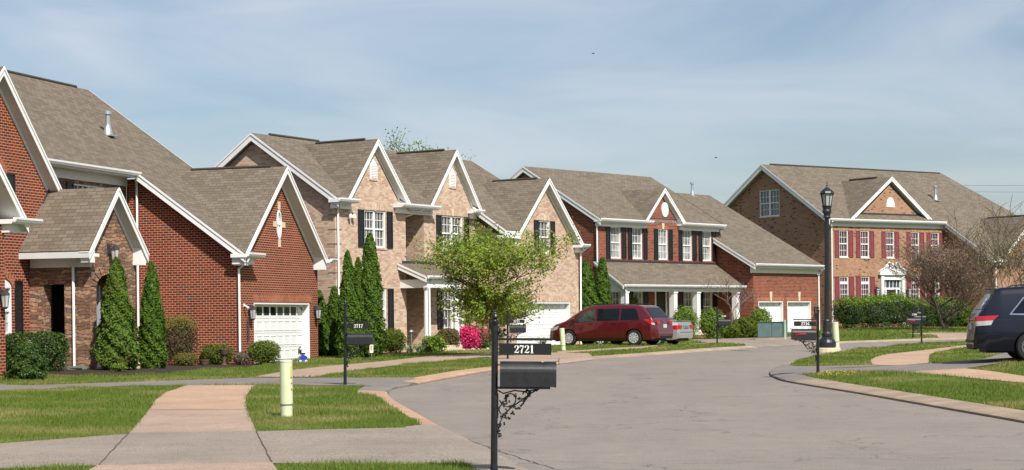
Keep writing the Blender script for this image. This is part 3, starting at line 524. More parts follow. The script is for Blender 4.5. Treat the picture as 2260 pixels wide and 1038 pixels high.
def garage_door(H, face, a0, a1, z0, z1, nx=8, glass=True, rows=4, mat=WHITE):
    mb = MB(); dd = -.24; fbox(mb, face, a0-.02, a1+.02, dd-.05, dd, z0, z1+.02); rh = (z1-z0-.06)/rows; pw = (a1-a0-.1)/nx
    for r in range(rows):
        zz0 = z0+.03+r*rh; fbox(mb, face, a0, a1, dd, dd+.012, zz0+.008, zz0+rh-.008)
        for i in range(nx):
            x0 = a0+.05+i*pw; top = r == rows-1 and glass
            if not top:
                for q in ((x0+.05, x0+pw-.05, zz0+.09, zz0+.11), (x0+.05, x0+pw-.05, zz0+rh-.11, zz0+rh-.09), (x0+.05, x0+.07, zz0+.09, zz0+rh-.09), (x0+pw-.07, x0+pw-.05, zz0+.09, zz0+rh-.09)): fbox(mb, face, q[0], q[1], dd+.012, dd+.026, q[2], q[3])
    fbox(mb, face, a0, a1, dd+.005, dd+.04, z1-.12, z1-.003)
    g_ = mb.build('garage_door', mat, H, uv=False)
    if glass:
        for i in range(nx):
            x0 = a0+.05+i*pw; zz0 = z0+.03+(rows-1)*rh; w = MB(); fbox(w, face, x0+.07, x0+pw-.07, dd+.013, dd+.018, zz0+.11, zz0+rh-.11); w.build('window', P_DARK, g_)
    # the soffit of the opening and its jambs in white trim
    j = MB(); fbox(j, face, a0+.003, a0+.05, dd, .005, z0, z1-.003); fbox(j, face, a1-.05, a1-.003, dd, .005, z0, z1-.003); fbox(j, face, a0+.05, a1-.05, dd, 0, z1-.05, z1-.003); j.build('door_jamb', WHITE, H, uv=False)
    return g_
def wall_lamp(H, face, a, z, s=1., d=.16):
    mb = MB(); f = fm(face); fbox(mb, face, a-.05*s, a+.05*s, .0, .03, z-.02, z+.22*s)
    mb.tube([f(a, .03, z+.12*s), f(a, d*.6, z+.22*s), f(a, d, z+.17*s)], .012, 6); i0 = len(mb.v); c = f(a, d, 0)
    mb.lathe([(.02*s, z+.2*s), (.11*s, z+.12*s), (.12*s, z+.1*s), (.10*s, z+.1*s)], 6, c=(c[0], c[1])); mb.lathe([(.03*s, z-.22*s), (.07*s, z-.19*s), (.065*s, z-.17*s)], 6, c=(c[0], c[1]))
    for k in range(6):
        t = math.pi/3*(k+.5); mb.tube([(c[0]+.065*s*math.cos(t), c[1]+.065*s*math.sin(t), z-.19*s), (c[0]+.1*s*math.cos(t), c[1]+.1*s*math.sin(t), z+.1*s)], .007*s, 4)
    o = mb.build('wall_lamp', LANT, H, uv=False); gl = MB(); gl.lathe([(.058*s, z-.17*s), (.09*s, z+.1*s)], 6, c=(c[0], c[1])); gl.build('lamp_glass', plain('lantern_glass', (.45, .45, .43), .1, coat=1), o, uv=False); return o
def pipe(H, u, v, z, h=.6, r=.07):
    mb = MB(); mb.lathe([(r*2.2, z-.12), (r*1.9, z+.02), (r*1.25, z+.22), (r*1.2, z+.28), (r, z+.28), (r, z+h), (r*1.7, z+h), (r*1.7, z+h+.1), (r*.4, z+h+.13)], 12, c=(u, v)); mb.box(u-.22, u+.22, v-.25, v+.2, z-.16, z-.11); return mb.build('roof_vent', METAL, H, smooth=False, uv=False)
def block(H, pts, z0, z1, mat, name='wall'):
    """solid masonry body behind the faced walls"""
    mb = MB(); mb.prism([(x, y, z1) for x, y in pts], (0, 0, z0-z1)); return mb.build(name, mat, H)

# ================================================================== house nearest the camera (red brick, stone portico)
H = house('red_brick_house', 'large red brick house with a stacked stone porch and a panelled white garage door', (-9.155, 63.636, .15), 16.8)
sl1 = .72
def zr(v, e=3.73, v0=-.4, s=.72): return e+s*(v-v0)
# garage wing: front wall with gable, side wall with raking top
gd = rect(1.25, 6.1, -.02, 2.09)
wall(H, ('F', 0), [(0, -.4), (6.9, -.4), (6.9, 3.75), (3.42, 6.72), (.0, 3.6)], RED, [gd, oval(3.45, 4.85, .22, .52)])
wall(H, ('S', 0), [(.25, -.4), (4.1, -.4), (4.1, zr(3.5)-.2), (3.5, zr(3.5)-.2), (.25, zr(.25)-.2)], RED)
wall(H, ('R', 6.9), [(.25, -.4), (8, -.4), (8, 3.7), (.25, 3.7)], RED)
garage_door(H, ('F', 0), 1.25, 6.1, -.02, 2.09)
header(H, ('F', 0), 1.25, 6.3, 2.11, REDS, .28)
gl = MB(); gl.add([(3.45+.21*math.cos(t*math.pi/10), -.02+.1, 4.85+.5*math.sin(t*math.pi/10)) for t in range(20)], [tuple(range(20))]); ow = MB()
for i in range(20):
    t = i*math.pi/10; t2 = (i+1)*math.pi/10; a = lambda k, q: (3.45+k*.22*math.cos(q), .0, 4.85+k*.52*math.sin(q))
    P4 = [a(1.0, t), a(1.0, t2), a(.80, t2), a(.80, t)]; ow.prism([(p[0], -.02, p[2]) for p in P4], (0, .1, 0))
ow.box(3.44, 3.46, 0, .06, 4.4, 5.3); ow.box(3.26, 3.64, 0, .06, 4.84, 4.86); w_ = ow.build('window', WHITE, H, uv=False); gl.build('pane', P_BLIND, w_, uv=True)
for da, dz, wa, wz in ((0, .66, .09, .14), (0, -.66, .09, .14), (-.36, 0, .14, .1), (.36, 0, .14, .1)):
    k = MB(); k.box(3.45+da-wa, 3.45+da+wa, -.03, .05, 4.85+dz-wz, 4.85+dz+wz); k.build('keystone', CREAM, H, uv=False)
wall_lamp(H, ('F', 0), .82, 1.75, 1.2); wall_lamp(H, ('F', 0), 6.55, 1.75, 1.2)
ch = MB(); ch.tube([(.62, -.08, 1.55), (.62, -.09, .8)], .025, 6); ch.build('wind_chime', LANT, H, uv=False)
ca = MB(); ca.box(.42, .5, -.03, 0, 1.95, 2.05); ca.tube([(.46, -.02, 2.0), (.4, -.2, 1.9)], [.02, .045], 8); ca.build('security_light', WHITE, H, uv=False)
# roofs
R1 = [(-12.0, 3.52, zr(3.52)), (-.35, 3.52, zr(3.52)), (-.35, -.4, 3.73), (.62, -.4, 3.73), (.62, .3, zr(.3)), (5.55, .3, zr(.3)), (5.55, 8.6, zr(8.6)), (-12, 8.6, zr(8.6))]
rf = roof(H, [R1, [(-12, 8.6, zr(8.6)), (5.55, 8.6, zr(8.6)), (5.55, 13.5, zr(8.6)-.72*4.9), (-12, 13.5, zr(8.6)-.72*4.9)]])
rake(H, (-.35, 3.52, zr(3.52)), (-.35, -.4, 3.73), .24, out=(-1, 0, 0)); rake(H, (5.55, 8.6, zr(8.6)), (5.55, .3, zr(.3)), .24, out=(1, 0, 0))
vm = MB(); vm.tube([(-4.0, 8.6, zr(8.6)+.01), (4.6, 8.6, zr(8.6)+.01)], .065, 6); vm.build('ridge_vent', VENTB, rf, uv=False)
pipe(rf, 1.5, 5.6, zr(5.6)+.1, .62, .085)
gable(H, 3.28, 3.62, 3.66, 6.87, -.40, 6.0, (3.73, -.4, .72), wv=0, chop=True)
eavereturn(H, -.42, .95, -.55, .06, 3.72); eavereturn(H, 6.75, 7.2, -.55, .06, 3.72)
gutter(H, (-.36, -.5, 3.74), (.95, -.5, 3.74)); gutter(H, (6.9, -.5, 3.74), (7.4, -.5, 3.74))
gutter(H, (-8.6, 3.48, zr(3.5)), (-.3, 3.48, zr(3.5)), .13, .13); frieze(H, ('F', 4.1), -8.6, -.02, zr(3.52)-.46, zr(3.52)-.18, .05); frieze(H, ('F', 4.1), -8.6, -.3, zr(3.52)-.20, zr(3.52)-.14, .56, SOFF)
downspout(H, [(-.42, 3.42, 6.45), (-.42, 3.5, 6.32), (-.07, 3.68, 6.1), (-.07, 3.68, .05)])
downspout(H, [(-.2, -.5, 3.55), (-.2, -.45, 3.45), (-.06, -.07, 3.2), (-.06, -.07, .12)])
# main block wall behind the porch
wall(H, ('F', 4.1), [(-8.3, -.4), (-.01, -.4), (-.01, 6.35), (-8.3, 6.35)], STONE, [rect(-3.5, -1.45, 4.35, 5.98)])
window(H, ('F', 4.1), -3.5, -1.45, 4.35, 5.98, P_BLUE, 2); shutter(H, ('F', 4.1), -4.0, -3.58, 4.35, 5.98); shutter(H, ('F', 4.1), -1.38, -.95, 4.35, 5.98)
# big gable bay
bw = 1.95
wall(H, ('F', bw), [(-14.6, -.4), (-8.62, -.4), (-8.62, 5.1), (-11.65, 8.3), (-14.6, 5.2)], RED, [arch(-12.2, -10.78, 1.15, 2.45, .32), arch(-12.6, -11.15, 4.4, 5.7, .34)])
wall(H, ('R', -8.62), [(bw+.25, -.4), (3.6, -.4), (3.6, 5.2), (bw+.25, 5.2)], RED)
window(H, ('F', bw), -12.2, -10.78, 1.15, 2.5, P_BLIND, 2); window(H, ('F', bw), -12.6, -11.15, 4.4, 5.7, P_BLIND, 2)
for (x0, x1, z0) in ((-12.2, -10.78, 2.5), (-12.6, -11.15, 5.7)):
    am = MB(); f = fm(('F', bw)); P = arch(x0+.02, x1-.02, z0-.03, z0, .26)[0:]; am.prism([f(a, -.02, z) for a, z in P], (0, .1, 0)); am.build('arched_panel', WHITE, H, uv=False)
    so_ = MB(); c = (x0+x1)/2; hw = (x1-x0)/2
    for i in range(16):
        t = math.pi*i/16; t2 = math.pi*(i+1)/16; q = lambda k, e: (c+(hw+k)*math.cos(e), bw-.014, z0-.04+(.32+k)*math.sin(e)); so_.prism([q(.0, t), q(.0, t2), q(.24, t2), q(.24, t)], (0, .05, 0))
    so_.build('lintel', REDS, H)
shutter(H, ('F', bw), -10.66, -10.27, 1.15, 2.68); shutter(H, ('F', bw), -11.03, -10.62, 4.35, 5.72)
gable(H, -11.65, 3.3, 5.3, 8.62, bw-.32, 9, (3.73, -.4, .72), hw2=3.12, wv=bw)
eb = MB(); eb.box(-8.75, -8.50, bw-.30, bw+.1, 5.08, 5.27); eb.build('eave_return', WHITE, H, uv=False)
# low wing at the frame's edge
wall(H, ('F', -.02), [(-20.5, -.4), (-14.35, -.4), (-14.35, 4.0), (-17.3, 7.0), (-20.5, 4)], RED)
wall(H, ('R', -14.35), [(.25, -.4), (1.95, -.4), (1.95, 4), (.25, 4)], RED)
gable(H, -17.2, 3.3, 4.08, 7.6, -.45, 1.93, hw2=3.3); eavereturn(H, -14.6, -13.45, -.55, .05, 4.2, .3); gutter(H, (-14.7, -.5, 4.22), (-13.4, -.5, 4.22))
wall_lamp(H, ('F', -.02), -14.6, 2.1, 1.2)
# stone portico
pu0, pu1 = -9.87, -7.15
wall(H, ('F', 0), [(pu0, -.3), (pu1, -.3), (pu1, 3.4), ((pu0+pu1)/2, 5.15), (pu0, 3.4)], STONE, [arch(-9.5, -7.75, -.1, 2.5, .38)], t=.4)
wall(H, ('S', pu0), [(.4, -.3), (1.95, -.3), (1.95, 3.4), (.4, 3.4)], STONE, [rect(.82, 1.5, .45, 2.57)], t=.4)
wall(H, ('R', pu1), [(.4, -.3), (4.1, -.3), (4.1, 3.4), (.4, 3.4)], STONE, t=.4)
fl = MB(); fl.box(pu0+.4, pu1-.4, .3, 3.7, -.3, .42); fl.box(pu0+.2, -8.4, -.8, -.02, -.3, .18); fl.build('porch_floor', CREAM, H)
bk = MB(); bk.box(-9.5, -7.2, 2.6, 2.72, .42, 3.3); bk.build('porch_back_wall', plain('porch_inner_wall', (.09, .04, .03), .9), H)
dr = MB(); dr.box(-9.3, -8.1, 2.5, 2.58, .42, 2.62); dr.box(-9.36, -9.2, 2.42, 2.58, .42, 2.75); dr.box(-8.2, -8.05, 2.42, 2.58, .42, 2.75); dr.box(-9.36, -8.05, 2.40, 2.58, 2.62, 2.78); d_ = dr.build('door', WHITE, H, uv=False)
gp = MB()
for i in range(2):
    for j in range(4): gp.box(-9.12+i*.46, -8.74+i*.46, 2.485, 2.498, .75+j*.46, 1.13+j*.46)
gp.build('pane', P_DARK, d_)
sd_ = MB(); sd_.box(-8.35, -8.28, .55, 1.45, .43, 2.55); o = sd_.build('door', plain('pale_blue_door', (.35, .38, .42), .5), H, uv=False)
q = MB(); q.box(-8.366, -8.352, .92, 1.12, .9, 2.4); q.build('pane', P_DARK, o)
dk = MB(); dk.box(-8.34, -8.30, 1.46, 2.55, .43, 2.6); dk.build('open_doorway', DARK, H, uv=False)
# voussoirs over the arch
vs_ = MB()
for i in range(11):
    t = math.pi*i/11+.03; t2 = math.pi*(i+1)/11-.03; c = -8.625
    q = lambda k, e: (c+(.875+k)*math.cos(e), -.02, 2.5+(.38+k)*math.sin(e)); vs_.prism([q(0, t), q(0, t2), q(.3, t2), q(.3, t)], (0, .05, 0))
vs_.build('arch_stones', STONE, H)
pr = gable(H, -8.72, 1.70, 3.5, 5.38, -.30, 3.72, hw2=1.78, vent=False, wv=0, chop=True)
gutter(H, (pu0-.30, 2.0, 3.5), (pu0-.30, -.24, 3.5)); frieze(H, ('S', pu0), -.05, 1.9, 3.05, 3.35, .03); frieze(H, ('S', pu0), -.3, 1.9, 3.33, 3.42, .25)
fls = MB(); fls.prism([(-10.02, bw-.012, 3.62), (-9.9, bw-.012, 3.62), (-8.62, bw-.012, 5.5), (-8.74, bw-.012, 5.5)], (0, -.03, 0)); fls.build('roof_flashing', FLASH, H, uv=False)
downspout(H, [(-10.2, .45, 3.38), (-10.2, .5, 3.3), (-9.93, .5, 3.05), (-9.93, .5, .2), (-10.05, .4, .1)])
wall_lamp(H, ('F', 0), -8.78, 3.45, 1.35, .22)
bkb = MB(); bkb.box(-14.3, 6.6, 5.2, 13.2, -.4, 3.6); bkb.build('rear_wall', RED, H)

# ================================================================== buff brick house
H2 = house('buff_brick_house', 'pinkish buff brick house with black shutters and a small columned entry porch', (-6.696, 72.5, .25), 30)
def z2(v, e=5.98, v0=-.35, s=.665): return e+s*(v-v0)
F0 = ('F', 0)
wall(H2, F0, [(0, -.5), (4.9, -.5), (4.9, 5.7), (4.75, 5.7), (2.6, 8.05), (.55, 5.75), (0, 5.75)], TAN, [rect(1.98, 3.45, 4.2, 5.66), rect(1.98, 3.45, .95, 2.6)])
wall(H2, ('S', 0), [(.25, -.5), (9.2, -.5), (9.2, 4.75), (3.75, z2(3.75)-.3), (.25, z2(.25)-.2)], TAN)
wall(H2, ('R', 4.9), [(.25, -.5), (1.2, -.5), (1.2, 5.75), (.25, 5.75)], TAN)
wall(H2, ('F', 1.2), [(4.65, -.5), (6.5, -.5), (6.5, 5.9), (4.65, 5.9)], TAN, [arch(5.2, 5.75, 3.6, 5.0, .3), rect(5.0, 6.1, .6, 2.75)])
wall(H2, ('S', 6.27), [(.25, -.5), (1.2, -.5), (1.2, 5.75), (.25, 5.75)], TAN)
wall(H2, F0, [(6.27, -.5), (10.5, -.5), (10.5, 5.7), (8.47, 8.05), (6.5, 5.75), (6.27, 5.75)], TAN, [rect(7.66, 9.32, 4.2, 5.68), rect(7.66, 9.32, .95, 2.6)])
wall(H2, ('S', 10.5), [(-1.05, -.5), (0, -.5), (0, 5.55), (-1.05, 4.85)], TAN)
g2 = -1.3
wall(H2, ('F', g2), [(10.5, -.5), (17.25, -.5), (17.25, 4.5), (14.35, 7.3), (11.2, 4.5), (10.5, 4.5)], TAN, [rect(11.55, 16.4, -.05, 2.05), rect(13.6, 14.55, 4.2, 5.66)])
wall(H2, ('R', 17.25), [(g2+.25, -.5), (7, -.5), (7, 4.5), (g2+.25, 4.5)], TAN)
garage_door(H2, ('F', g2), 11.55, 16.4, -.05, 2.05, glass=False)
for (a0, a1, f_, u_, z0, z1, pn) in ((1.98, 3.45, F0, 2, 4.2, 5.66, P_GREY), (1.98, 3.45, F0, 2, .95, 2.6, P_GREY), (7.66, 9.32, F0, 2, 4.2, 5.68, P_GREY), (7.66, 9.32, F0, 2, .95, 2.6, P_GREY), (13.6, 14.55, ('F', g2), 1, 4.2, 5.66, P_GREY)):
    window(H2, f_, a0, a1, z0, z1, pn, u_); header(H2, f_, a0-.03, a1+.03, z1+.01, TANS, .22, CREAM if a0 > 7 or z0 > 4 else None, .14, .26); sill(H2, f_, a0, a1, z0, TANS)
    shutter(H2, f_, a0-.47, a0-.07, z0, z1); shutter(H2, f_, a1+.07, a1+.47, z0, z1)
header(H2, ('F', g2), 11.4, 16.55, 2.07, TANS, .25)
window(H2, ('F', 1.2), 5.2, 5.75, 3.6, 5.0, P_BLUE, 1, 2, 3, single=True)
dd = MB(); dd.box(5.02, 6.08, 1.28, 1.36, .6, 2.74); o = dd.build('door', plain('dark_green_door', (.02, .03, .03), .4), H2, uv=False); q = MB(); q.box(5.2, 5.9, 1.26, 1.28, 1.6, 2.5); q.build('pane', P_DARK, o)
# gable vents
for uc, zc in ((2.62, 7.2), (8.5, 7.2)):
    lv = MB(); lv.box(uc-.24, uc+.24, -.04, .02, zc-.3, zc+.22); lv.prism([(uc-.24, -.04, zc+.22), (uc+.24, -.04, zc+.22), (uc, -.04, zc+.48)], (0, .05, 0))
    for i in range(8): lv.box(uc-.19, uc+.19, -.06, -.035, zc-.26+i*.065, zc-.225+i*.065)
    lv.build('gable_vent', WHITE, H2, uv=False); sill(H2, F0, uc-.24, uc+.24, zc-.3, TANS)
ru1 = 16.3
RM = [(-.25, -.35, 5.98), (.55, -.35, 5.98), (.85, .1, z2(.1)), (4.3, .1, z2(.1)), (4.75, -.35, 5.98), (6.4, -.35, 5.98), (6.75, .1, z2(.1)), (10.1, .1, z2(.1)), (10.1, -1.65, z2(-1.65)), (11.3, -1.65, z2(-1.65)), (11.9, -1.1, z2(-1.1)), (16.3, -1.1, z2(-1.1)), (17.0, .6, z2(.6)), (ru1, 3.75, z2(3.75)), (-.25, 3.75, z2(3.75))]
r2 = roof(H2, [RM, [(-.25, 3.75, z2(3.75)), (ru1, 3.75, z2(3.75)), (18.5, 9.6, 5.3), (-.25, 9.6, 4.75)], [(ru1, 3.75, z2(3.75)), (17.0, .6, z2(.6)), (17.3, -.6, 5.2), (18.5, 9.6, 5.3)]])
rake(H2, (-.25, -.35, 5.98), (-.25, 3.75, z2(3.75)), .26, out=(-1, 0, 0)); rake(H2, (-.25, 9.6, 4.75), (-.25, 3.75, z2(3.75)), .26, out=(-1, 0, 0)); rake(H2, (10.1, .25, z2(.25)), (10.1, -1.65, z2(-1.65)), .24, out=(-1, 0, 0))
for a, b in ((.9, 4.2), (7.0, 8.0)): vm = MB(); vm.tube([(a, 3.75, z2(3.75)+.02), (b, 3.75, z2(3.75)+.0)], .065, 6); vm.build('ridge_vent', VENTB, r2, uv=False)
PL2 = (5.98, -.35, .665); gable(H2, 2.56, 2.12, 5.98, 8.45, -.27, 4.6, PL2, hw2=2.3, wv=0); gable(H2, 8.43, 2.12, 5.98, 8.45, -.27, 4.6, PL2, hw2=2.0, wv=0); gable(H2, 14.05, 3.15, 4.66, 7.52, g2-.28, 6.5, PL2, hw2=3.2, wv=g2)
for x0, x1 in ((-.35, 1.0), (4.0, 6.8), (9.7, 10.35)): eavereturn(H2, x0, x1, -.48, .05, 5.98)
mbx = MB(); mbx.box(4.9, 6.5, -.3, 1.2, 5.7, 5.76); mbx.build('soffit', SOFF, H2, uv=False)
gutter(H2, (-.36, -.42, 6.0), (.98, -.42, 6.0)); gutter(H2, (4.0, -.42, 6.0), (6.8, -.42, 6.0)); gutter(H2, (9.6, -.42, 6.0), (10.3, -.42, 6.0)); eavereturn(H2, 16.75, 17.5, g2-.48, g2+.05, 4.68); gutter(H2, (16.8, g2-.42, 4.7), (17.5, g2-.42, 4.7)); eavereturn(H2, 10.05, 11.3, g2-.48, g2+.05, 4.9)
downspout(H2, [(-.1, -.4, 5.85), (-.1, -.3, 5.75), (.1, -.07, 5.55), (.1, -.07, .1)]); downspout(H2, [(5.7, -.4, 5.85), (5.5, -.2, 5.7), (5.0, .2, 5.5), (4.95, .4, 5.4)]); downspout(H2, [(17.4, g2-.4, 4.55), (17.3, g2-.1, 4.3), (17.3, g2-.06, .1)])
qz = MB()    # corner quoin joints in the brickwork: every sixth course set back
for k in range(10): qz = MB(); qz.box(-.012, .42, -.012, 0, .55*k+.42, .55*k+.445); qz.box(-.012, 0, 0, .35, .55*k+.42, .55*k+.445); qz.build('quoin_joint', plain('quoin_line', (.2, .14, .1), .9), H2, uv=False)
# entry porch
pz = MB(); P = [(4.55, -1.25, 3.1), (7.0, -1.25, 3.1), (7.0, 0.0, 3.72), (4.55, 1.15, 4.05)]
roof(H2, [[(4.3, -1.35, 3.08), (7.1, -1.35, 3.08), (7.1, -.02, 3.62), (6.2, -.02, 3.62), (6.2, 1.15, 4.05), (4.95, 1.15, 4.05), (4.95, -.02, 3.62), (4.3, -.02, 3.62)]], 'porch_roof', .1)
rake(H2, (4.3, -1.35, 3.08), (4.3, -.02, 3.62), .2, out=(-1, 0, 0)); gutter(H2, (4.3, -1.4, 3.1), (7.15, -1.4, 3.1))
be = MB(); be.box(4.45, 7.0, -1.28, -1.06, 2.62, 2.95); be.box(4.45, 4.66, -1.06, 0, 2.62, 2.95); be.box(6.8, 7.0, -1.06, 0, 2.62, 2.95); be.build('porch_beam', WHITE, H2, uv=False)
for c in (4.62, 6.85):
    cl = MB(); cl.box(c-.15, c+.15, -1.3, -1.0, .3, .42); cl.lathe([(.135, .42), (.125, .5), (.12, 1.5), (.105, 2.5), (.14, 2.56), (.14, 2.62)], 16, c=(c, -1.15)); cl.build('column', WHITE, H2, smooth=False, uv=False)
fz = MB(); fz.box(4.4, 7.05, -1.35, -.02, -.4, .3); fz.box(4.95, 6.2, 0, 1.2, -.4, .3); fz.build('porch_floor', CREAM, H2)
fh = MB(); fh.box(4.6, 6.9, -.03, 0, 3.62, 3.72); fh.build('roof_flashing', FLASH, H2, uv=False)
wall_lamp(H2, ('F', 1.2), 4.98, 2.1, 1.0)
downspout(H2, [(4.75, -1.38, 2.95), (4.55, -1.2, 2.75), (4.55, -1.32, 2.6), (4.55, -1.32, .3)])
sec = MB(); sec.box(.9, 1.0, -.1, 0, 5.5, 5.6)
for k in (-.12, .12): sec.lathe([(.02, 5.45), (.07, 5.4), (.08, 5.3)], 8, c=(.95+k, -.15))
sec.build('security_light', WHITE, H2, uv=False)

# ================================================================== red brick house with the long porch
H3 = house('porch_house', 'red brick house with a long front porch, black shutters and twin garage doors', (4.435, 98, .38), 40)
def z3(v): return 6.30+.59*(v+.35)
UW = [(1.16, 2.04), (3.06, 3.94), (5.4, 6.27), (7.68, 8.55), (9.6, 10.46)]
wall(H3, F0, [(0, -.6), (10.95, -.6), (10.95, 6.05), (7.6, 6.05), (5.8, 7.6), (4.05, 6.05), (0, 6.05)], RD3, [rect(a, b, 4.3, 5.95) for a, b in UW]+[rect(.99, 1.95, .95, 2.6), rect(3.1, 3.95, .95, 2.6), rect(5.0, 6.45, .3, 2.75), rect(7.7, 8.6, .95, 2.6), rect(9.6, 10.5, .95, 2.6)])
wall(H3, ('S', 0), [(.25, -.6), (9.6, -.6), (9.6, 6.1), (4.75, z3(4.75)-.3), (.25, z3(.25)-.2)], RD3)
for i, (a, b) in enumerate(UW):
    window(H3, F0, a, b, 4.3, 5.95, P_CURT, 1, pane2=P_CURT); shutter(H3, F0, a-.42, a-.06, 4.3, 5.95); shutter(H3, F0, b+.06, b+.42, 4.3, 5.95); sill(H3, F0, a, b, 4.3, REDS)
header(H3, F0, 5.35, 6.32, 5.96, REDS, .2, CREAM, .18, .3)
for a, b in ((.99, 1.95), (3.1, 3.95), (7.7, 8.6), (9.6, 10.5)): window(H3, F0, a, b, .95, 2.6, P_CURT, 1); shutter(H3, F0, a-.42, a-.06, .95, 2.6); shutter(H3, F0, b+.06, b+.42, .95, 2.6)
dr = MB(); dr.box(5.0, 5.12, -.02, .1, .3, 2.75); dr.box(6.05, 6.12, -.02, .1, .3, 2.75); dr.box(6.36, 6.45, -.02, .1, .3, 2.75); dr.box(5.12, 6.36, -.02, .1, 2.62, 2.75); o = dr.build('door_frame', WHITE, H3, uv=False)
q = MB(); q.box(5.12, 6.05, .05, .1, .3, 2.62); q.build('door', BLACK, o, uv=False); q = MB(); q.box(6.12, 6.36, .06, .1, .3, 2.62); q.build('pane', P_GREY, o)
ov = MB()
for zc in (7.0,):
    P = oval(6.0, zc, .31, .4); ov.prism([(a, -.05, z) for a, z in P], (0, .06, 0)); P2 = oval(6.0, zc, .25, .33)
    for i in range(10): h_ = .33-.066*i; wd_ = .25*math.sqrt(max(0, 1-(h_/.33)**2)); ov.box(6-wd_, 6+wd_, -.066, -.045, zc+h_-.02, zc+h_+.015)
ov.build('gable_vent', WHITE, H3, uv=False)
RM3 = [(-.45, -.35, z3(-.35)), (4.5, -.35, z3(-.35)), (4.5, .3, z3(.3)), (7.55, .3, z3(.3)), (7.55, -.35, z3(-.35)), (11.3, -.35, z3(-.35)), (13.5, 1.2, z3(1.2)), (12.3, 4.75, z3(4.75)), (-.45, 4.75, z3(4.75))]
RM3 = [(-.15, -.35, z3(-.35)), (3.9, -.35, z3(-.35)), (4.2, .0, z3(0)), (7.35, 0, z3(0)), (7.7, -.35, z3(-.35)), (11.25, -.35, z3(-.35)), (11.35, 4.75, z3(4.75)), (-.15, 4.75, z3(4.75))]
r3 = roof(H3, [RM3, [(-.15, 4.75, z3(4.75)), (11.35, 4.75, z3(4.75)), (13.5, 9.9, 6.2), (-.15, 9.9, 6.2)], [(11.35, 4.75, z3(4.75)), (11.35, -.35, z3(-.35)), (16.5, 4.75, 6.2), (13.5, 9.9, 6.2)]])
rake(H3, (-.15, -.35, z3(-.35)), (-.15, 4.75, z3(4.75)), .26, out=(-1, 0, 0)); rake(H3, (-.15, 9.9, 6.2), (-.15, 4.75, z3(4.75)), .26, out=(-1, 0, 0))
gable(H3, 5.72, 1.85, 6.3, 8.15, -.22, 3.3, (6.3, -.35, .59), hw2=1.95, vent=False, wv=0)
eavereturn(H3, -.2, 4.3, -.48, .05, 6.3); eavereturn(H3, 7.15, 11.15, -.48, .05, 6.3); gutter(H3, (-.2, -.43, 6.33), (4.3, -.43, 6.33)); gutter(H3, (7.1, -.43, 6.33), (11.2, -.43, 6.33))
downspout(H3, [(.1, -.4, 6.2), (-.05, -.25, 6.1), (-.07, -.05, 5.95), (-.07, -.05, 2.9)])
# garage wing
def z3w(v): return 4.07+.57*(v+2.75)
vw = -2.4
wall(H3, ('F', vw), [(10.95, -.6), (17.75, -.6), (17.75, 3.95), (10.95, 3.95)], RD3, [rect(11.45, 14.0, -.05, 2.02), rect(14.45, 17.0, -.05, 2.02)])
wall(H3, ('S', 10.95), [(vw+.25, -.6), (0, -.6), (0, 5.4), (vw+.25, 4.1)], RD3); wall(H3, ('R', 17.75), [(vw+.25, -.6), (7, -.6), (7, 3.95), (vw+.25, 3.95)], RD3)
for a, b in ((11.45, 14.0), (14.45, 17.0)): garage_door(H3, ('F', vw), a, b, -.05, 2.02, 4, False); header(H3, ('F', vw), a-.1, b+.1, 2.04, REDS, .2, CREAM, .2, .52)
wall_lamp(H3, ('F', vw), 11.2, 1.5, 1.1); wall_lamp(H3, ('F', vw), 17.4, 1.5, 1.1)
rw = roof(H3, [[(10.6, -2.78, z3w(-2.78)), (17.85, -2.78, z3w(-2.78)), (17.85, 5.1, z3w(5.1)), (10.6, 5.1, z3w(5.1))], [(10.6, 5.1, z3w(5.1)), (17.85, 5.1, z3w(5.1)), (18.0, 10.5, 5.3), (10.6, 10.5, 5.3)]])
rake(H3, (10.6, -2.78, z3w(-2.78)), (10.6, .6, z3w(.6)), .24, out=(-1, 0, 0)); gutter(H3, (10.55, -2.86, 4.1), (17.95, -2.86, 4.1)); frieze(H3, ('F', vw), 10.7, 17.78, 3.6, 3.92, .06); frieze(H3, ('F', vw), 10.7, 17.82, 3.86, 3.96, .36)
downspout(H3, [(18.1, -2.8, 3.95), (17.95, -2.6, 3.8), (17.83, -2.45, 3.6), (17.83, -2.45, .1)])
pipe(r3, 15.9, 5.0, 8.5, .62, .07)
# front porch
roof(H3, [[(-.25, -1.85, 2.87), (11.05, -1.85, 2.87), (10.93, 0, 4.12), (-.25, 0, 4.12)]], 'porch_roof', .1)
rake(H3, (-.25, -1.85, 2.87), (-.25, 0, 4.12), .16, out=(-1, 0, 0)); gutter(H3, (-.25, -1.9, 2.9), (10.9, -1.9, 2.9))
gs = MB(); gs.prism([(-.02, -1.6, 2.75), (-.02, -.01, 2.75), (-.02, -.01, 3.85)], (.08, 0, 0))
for i in range(5): z_ = 2.86+i*.19; gs.box(-.04, -.022, -1.55+i*.29, -.01, z_, z_+.012)
gs.build('porch_gable_siding', WHITE, H3, uv=False)
pb = MB(); pb.box(-.02, 10.9, -1.72, -1.42, 2.55, 2.76); pb.box(-.02, .2, -1.42, 0, 2.55, 2.76); pb.build('porch_beam', WHITE, H3, uv=False)
fh = MB(); fh.box(-.1, 10.93, -.03, 0, 4.12, 4.22); fh.box(10.9, 10.93, -2.0, -.04, 3.0, 3.05); fh.build('roof_flashing', FLASH, H3, uv=False)
for c in (.2, 4.5, 6.65, 10.45): cl = MB(); cl.box(c-.15, c+.15, -1.72, -1.42, .32, 2.55); cl.box(c-.18, c+.18, -1.75, -1.39, .32, .45); cl.box(c-.18, c+.18, -1.75, -1.39, 2.47, 2.548); cl.build('column', WHITE, H3, uv=False)
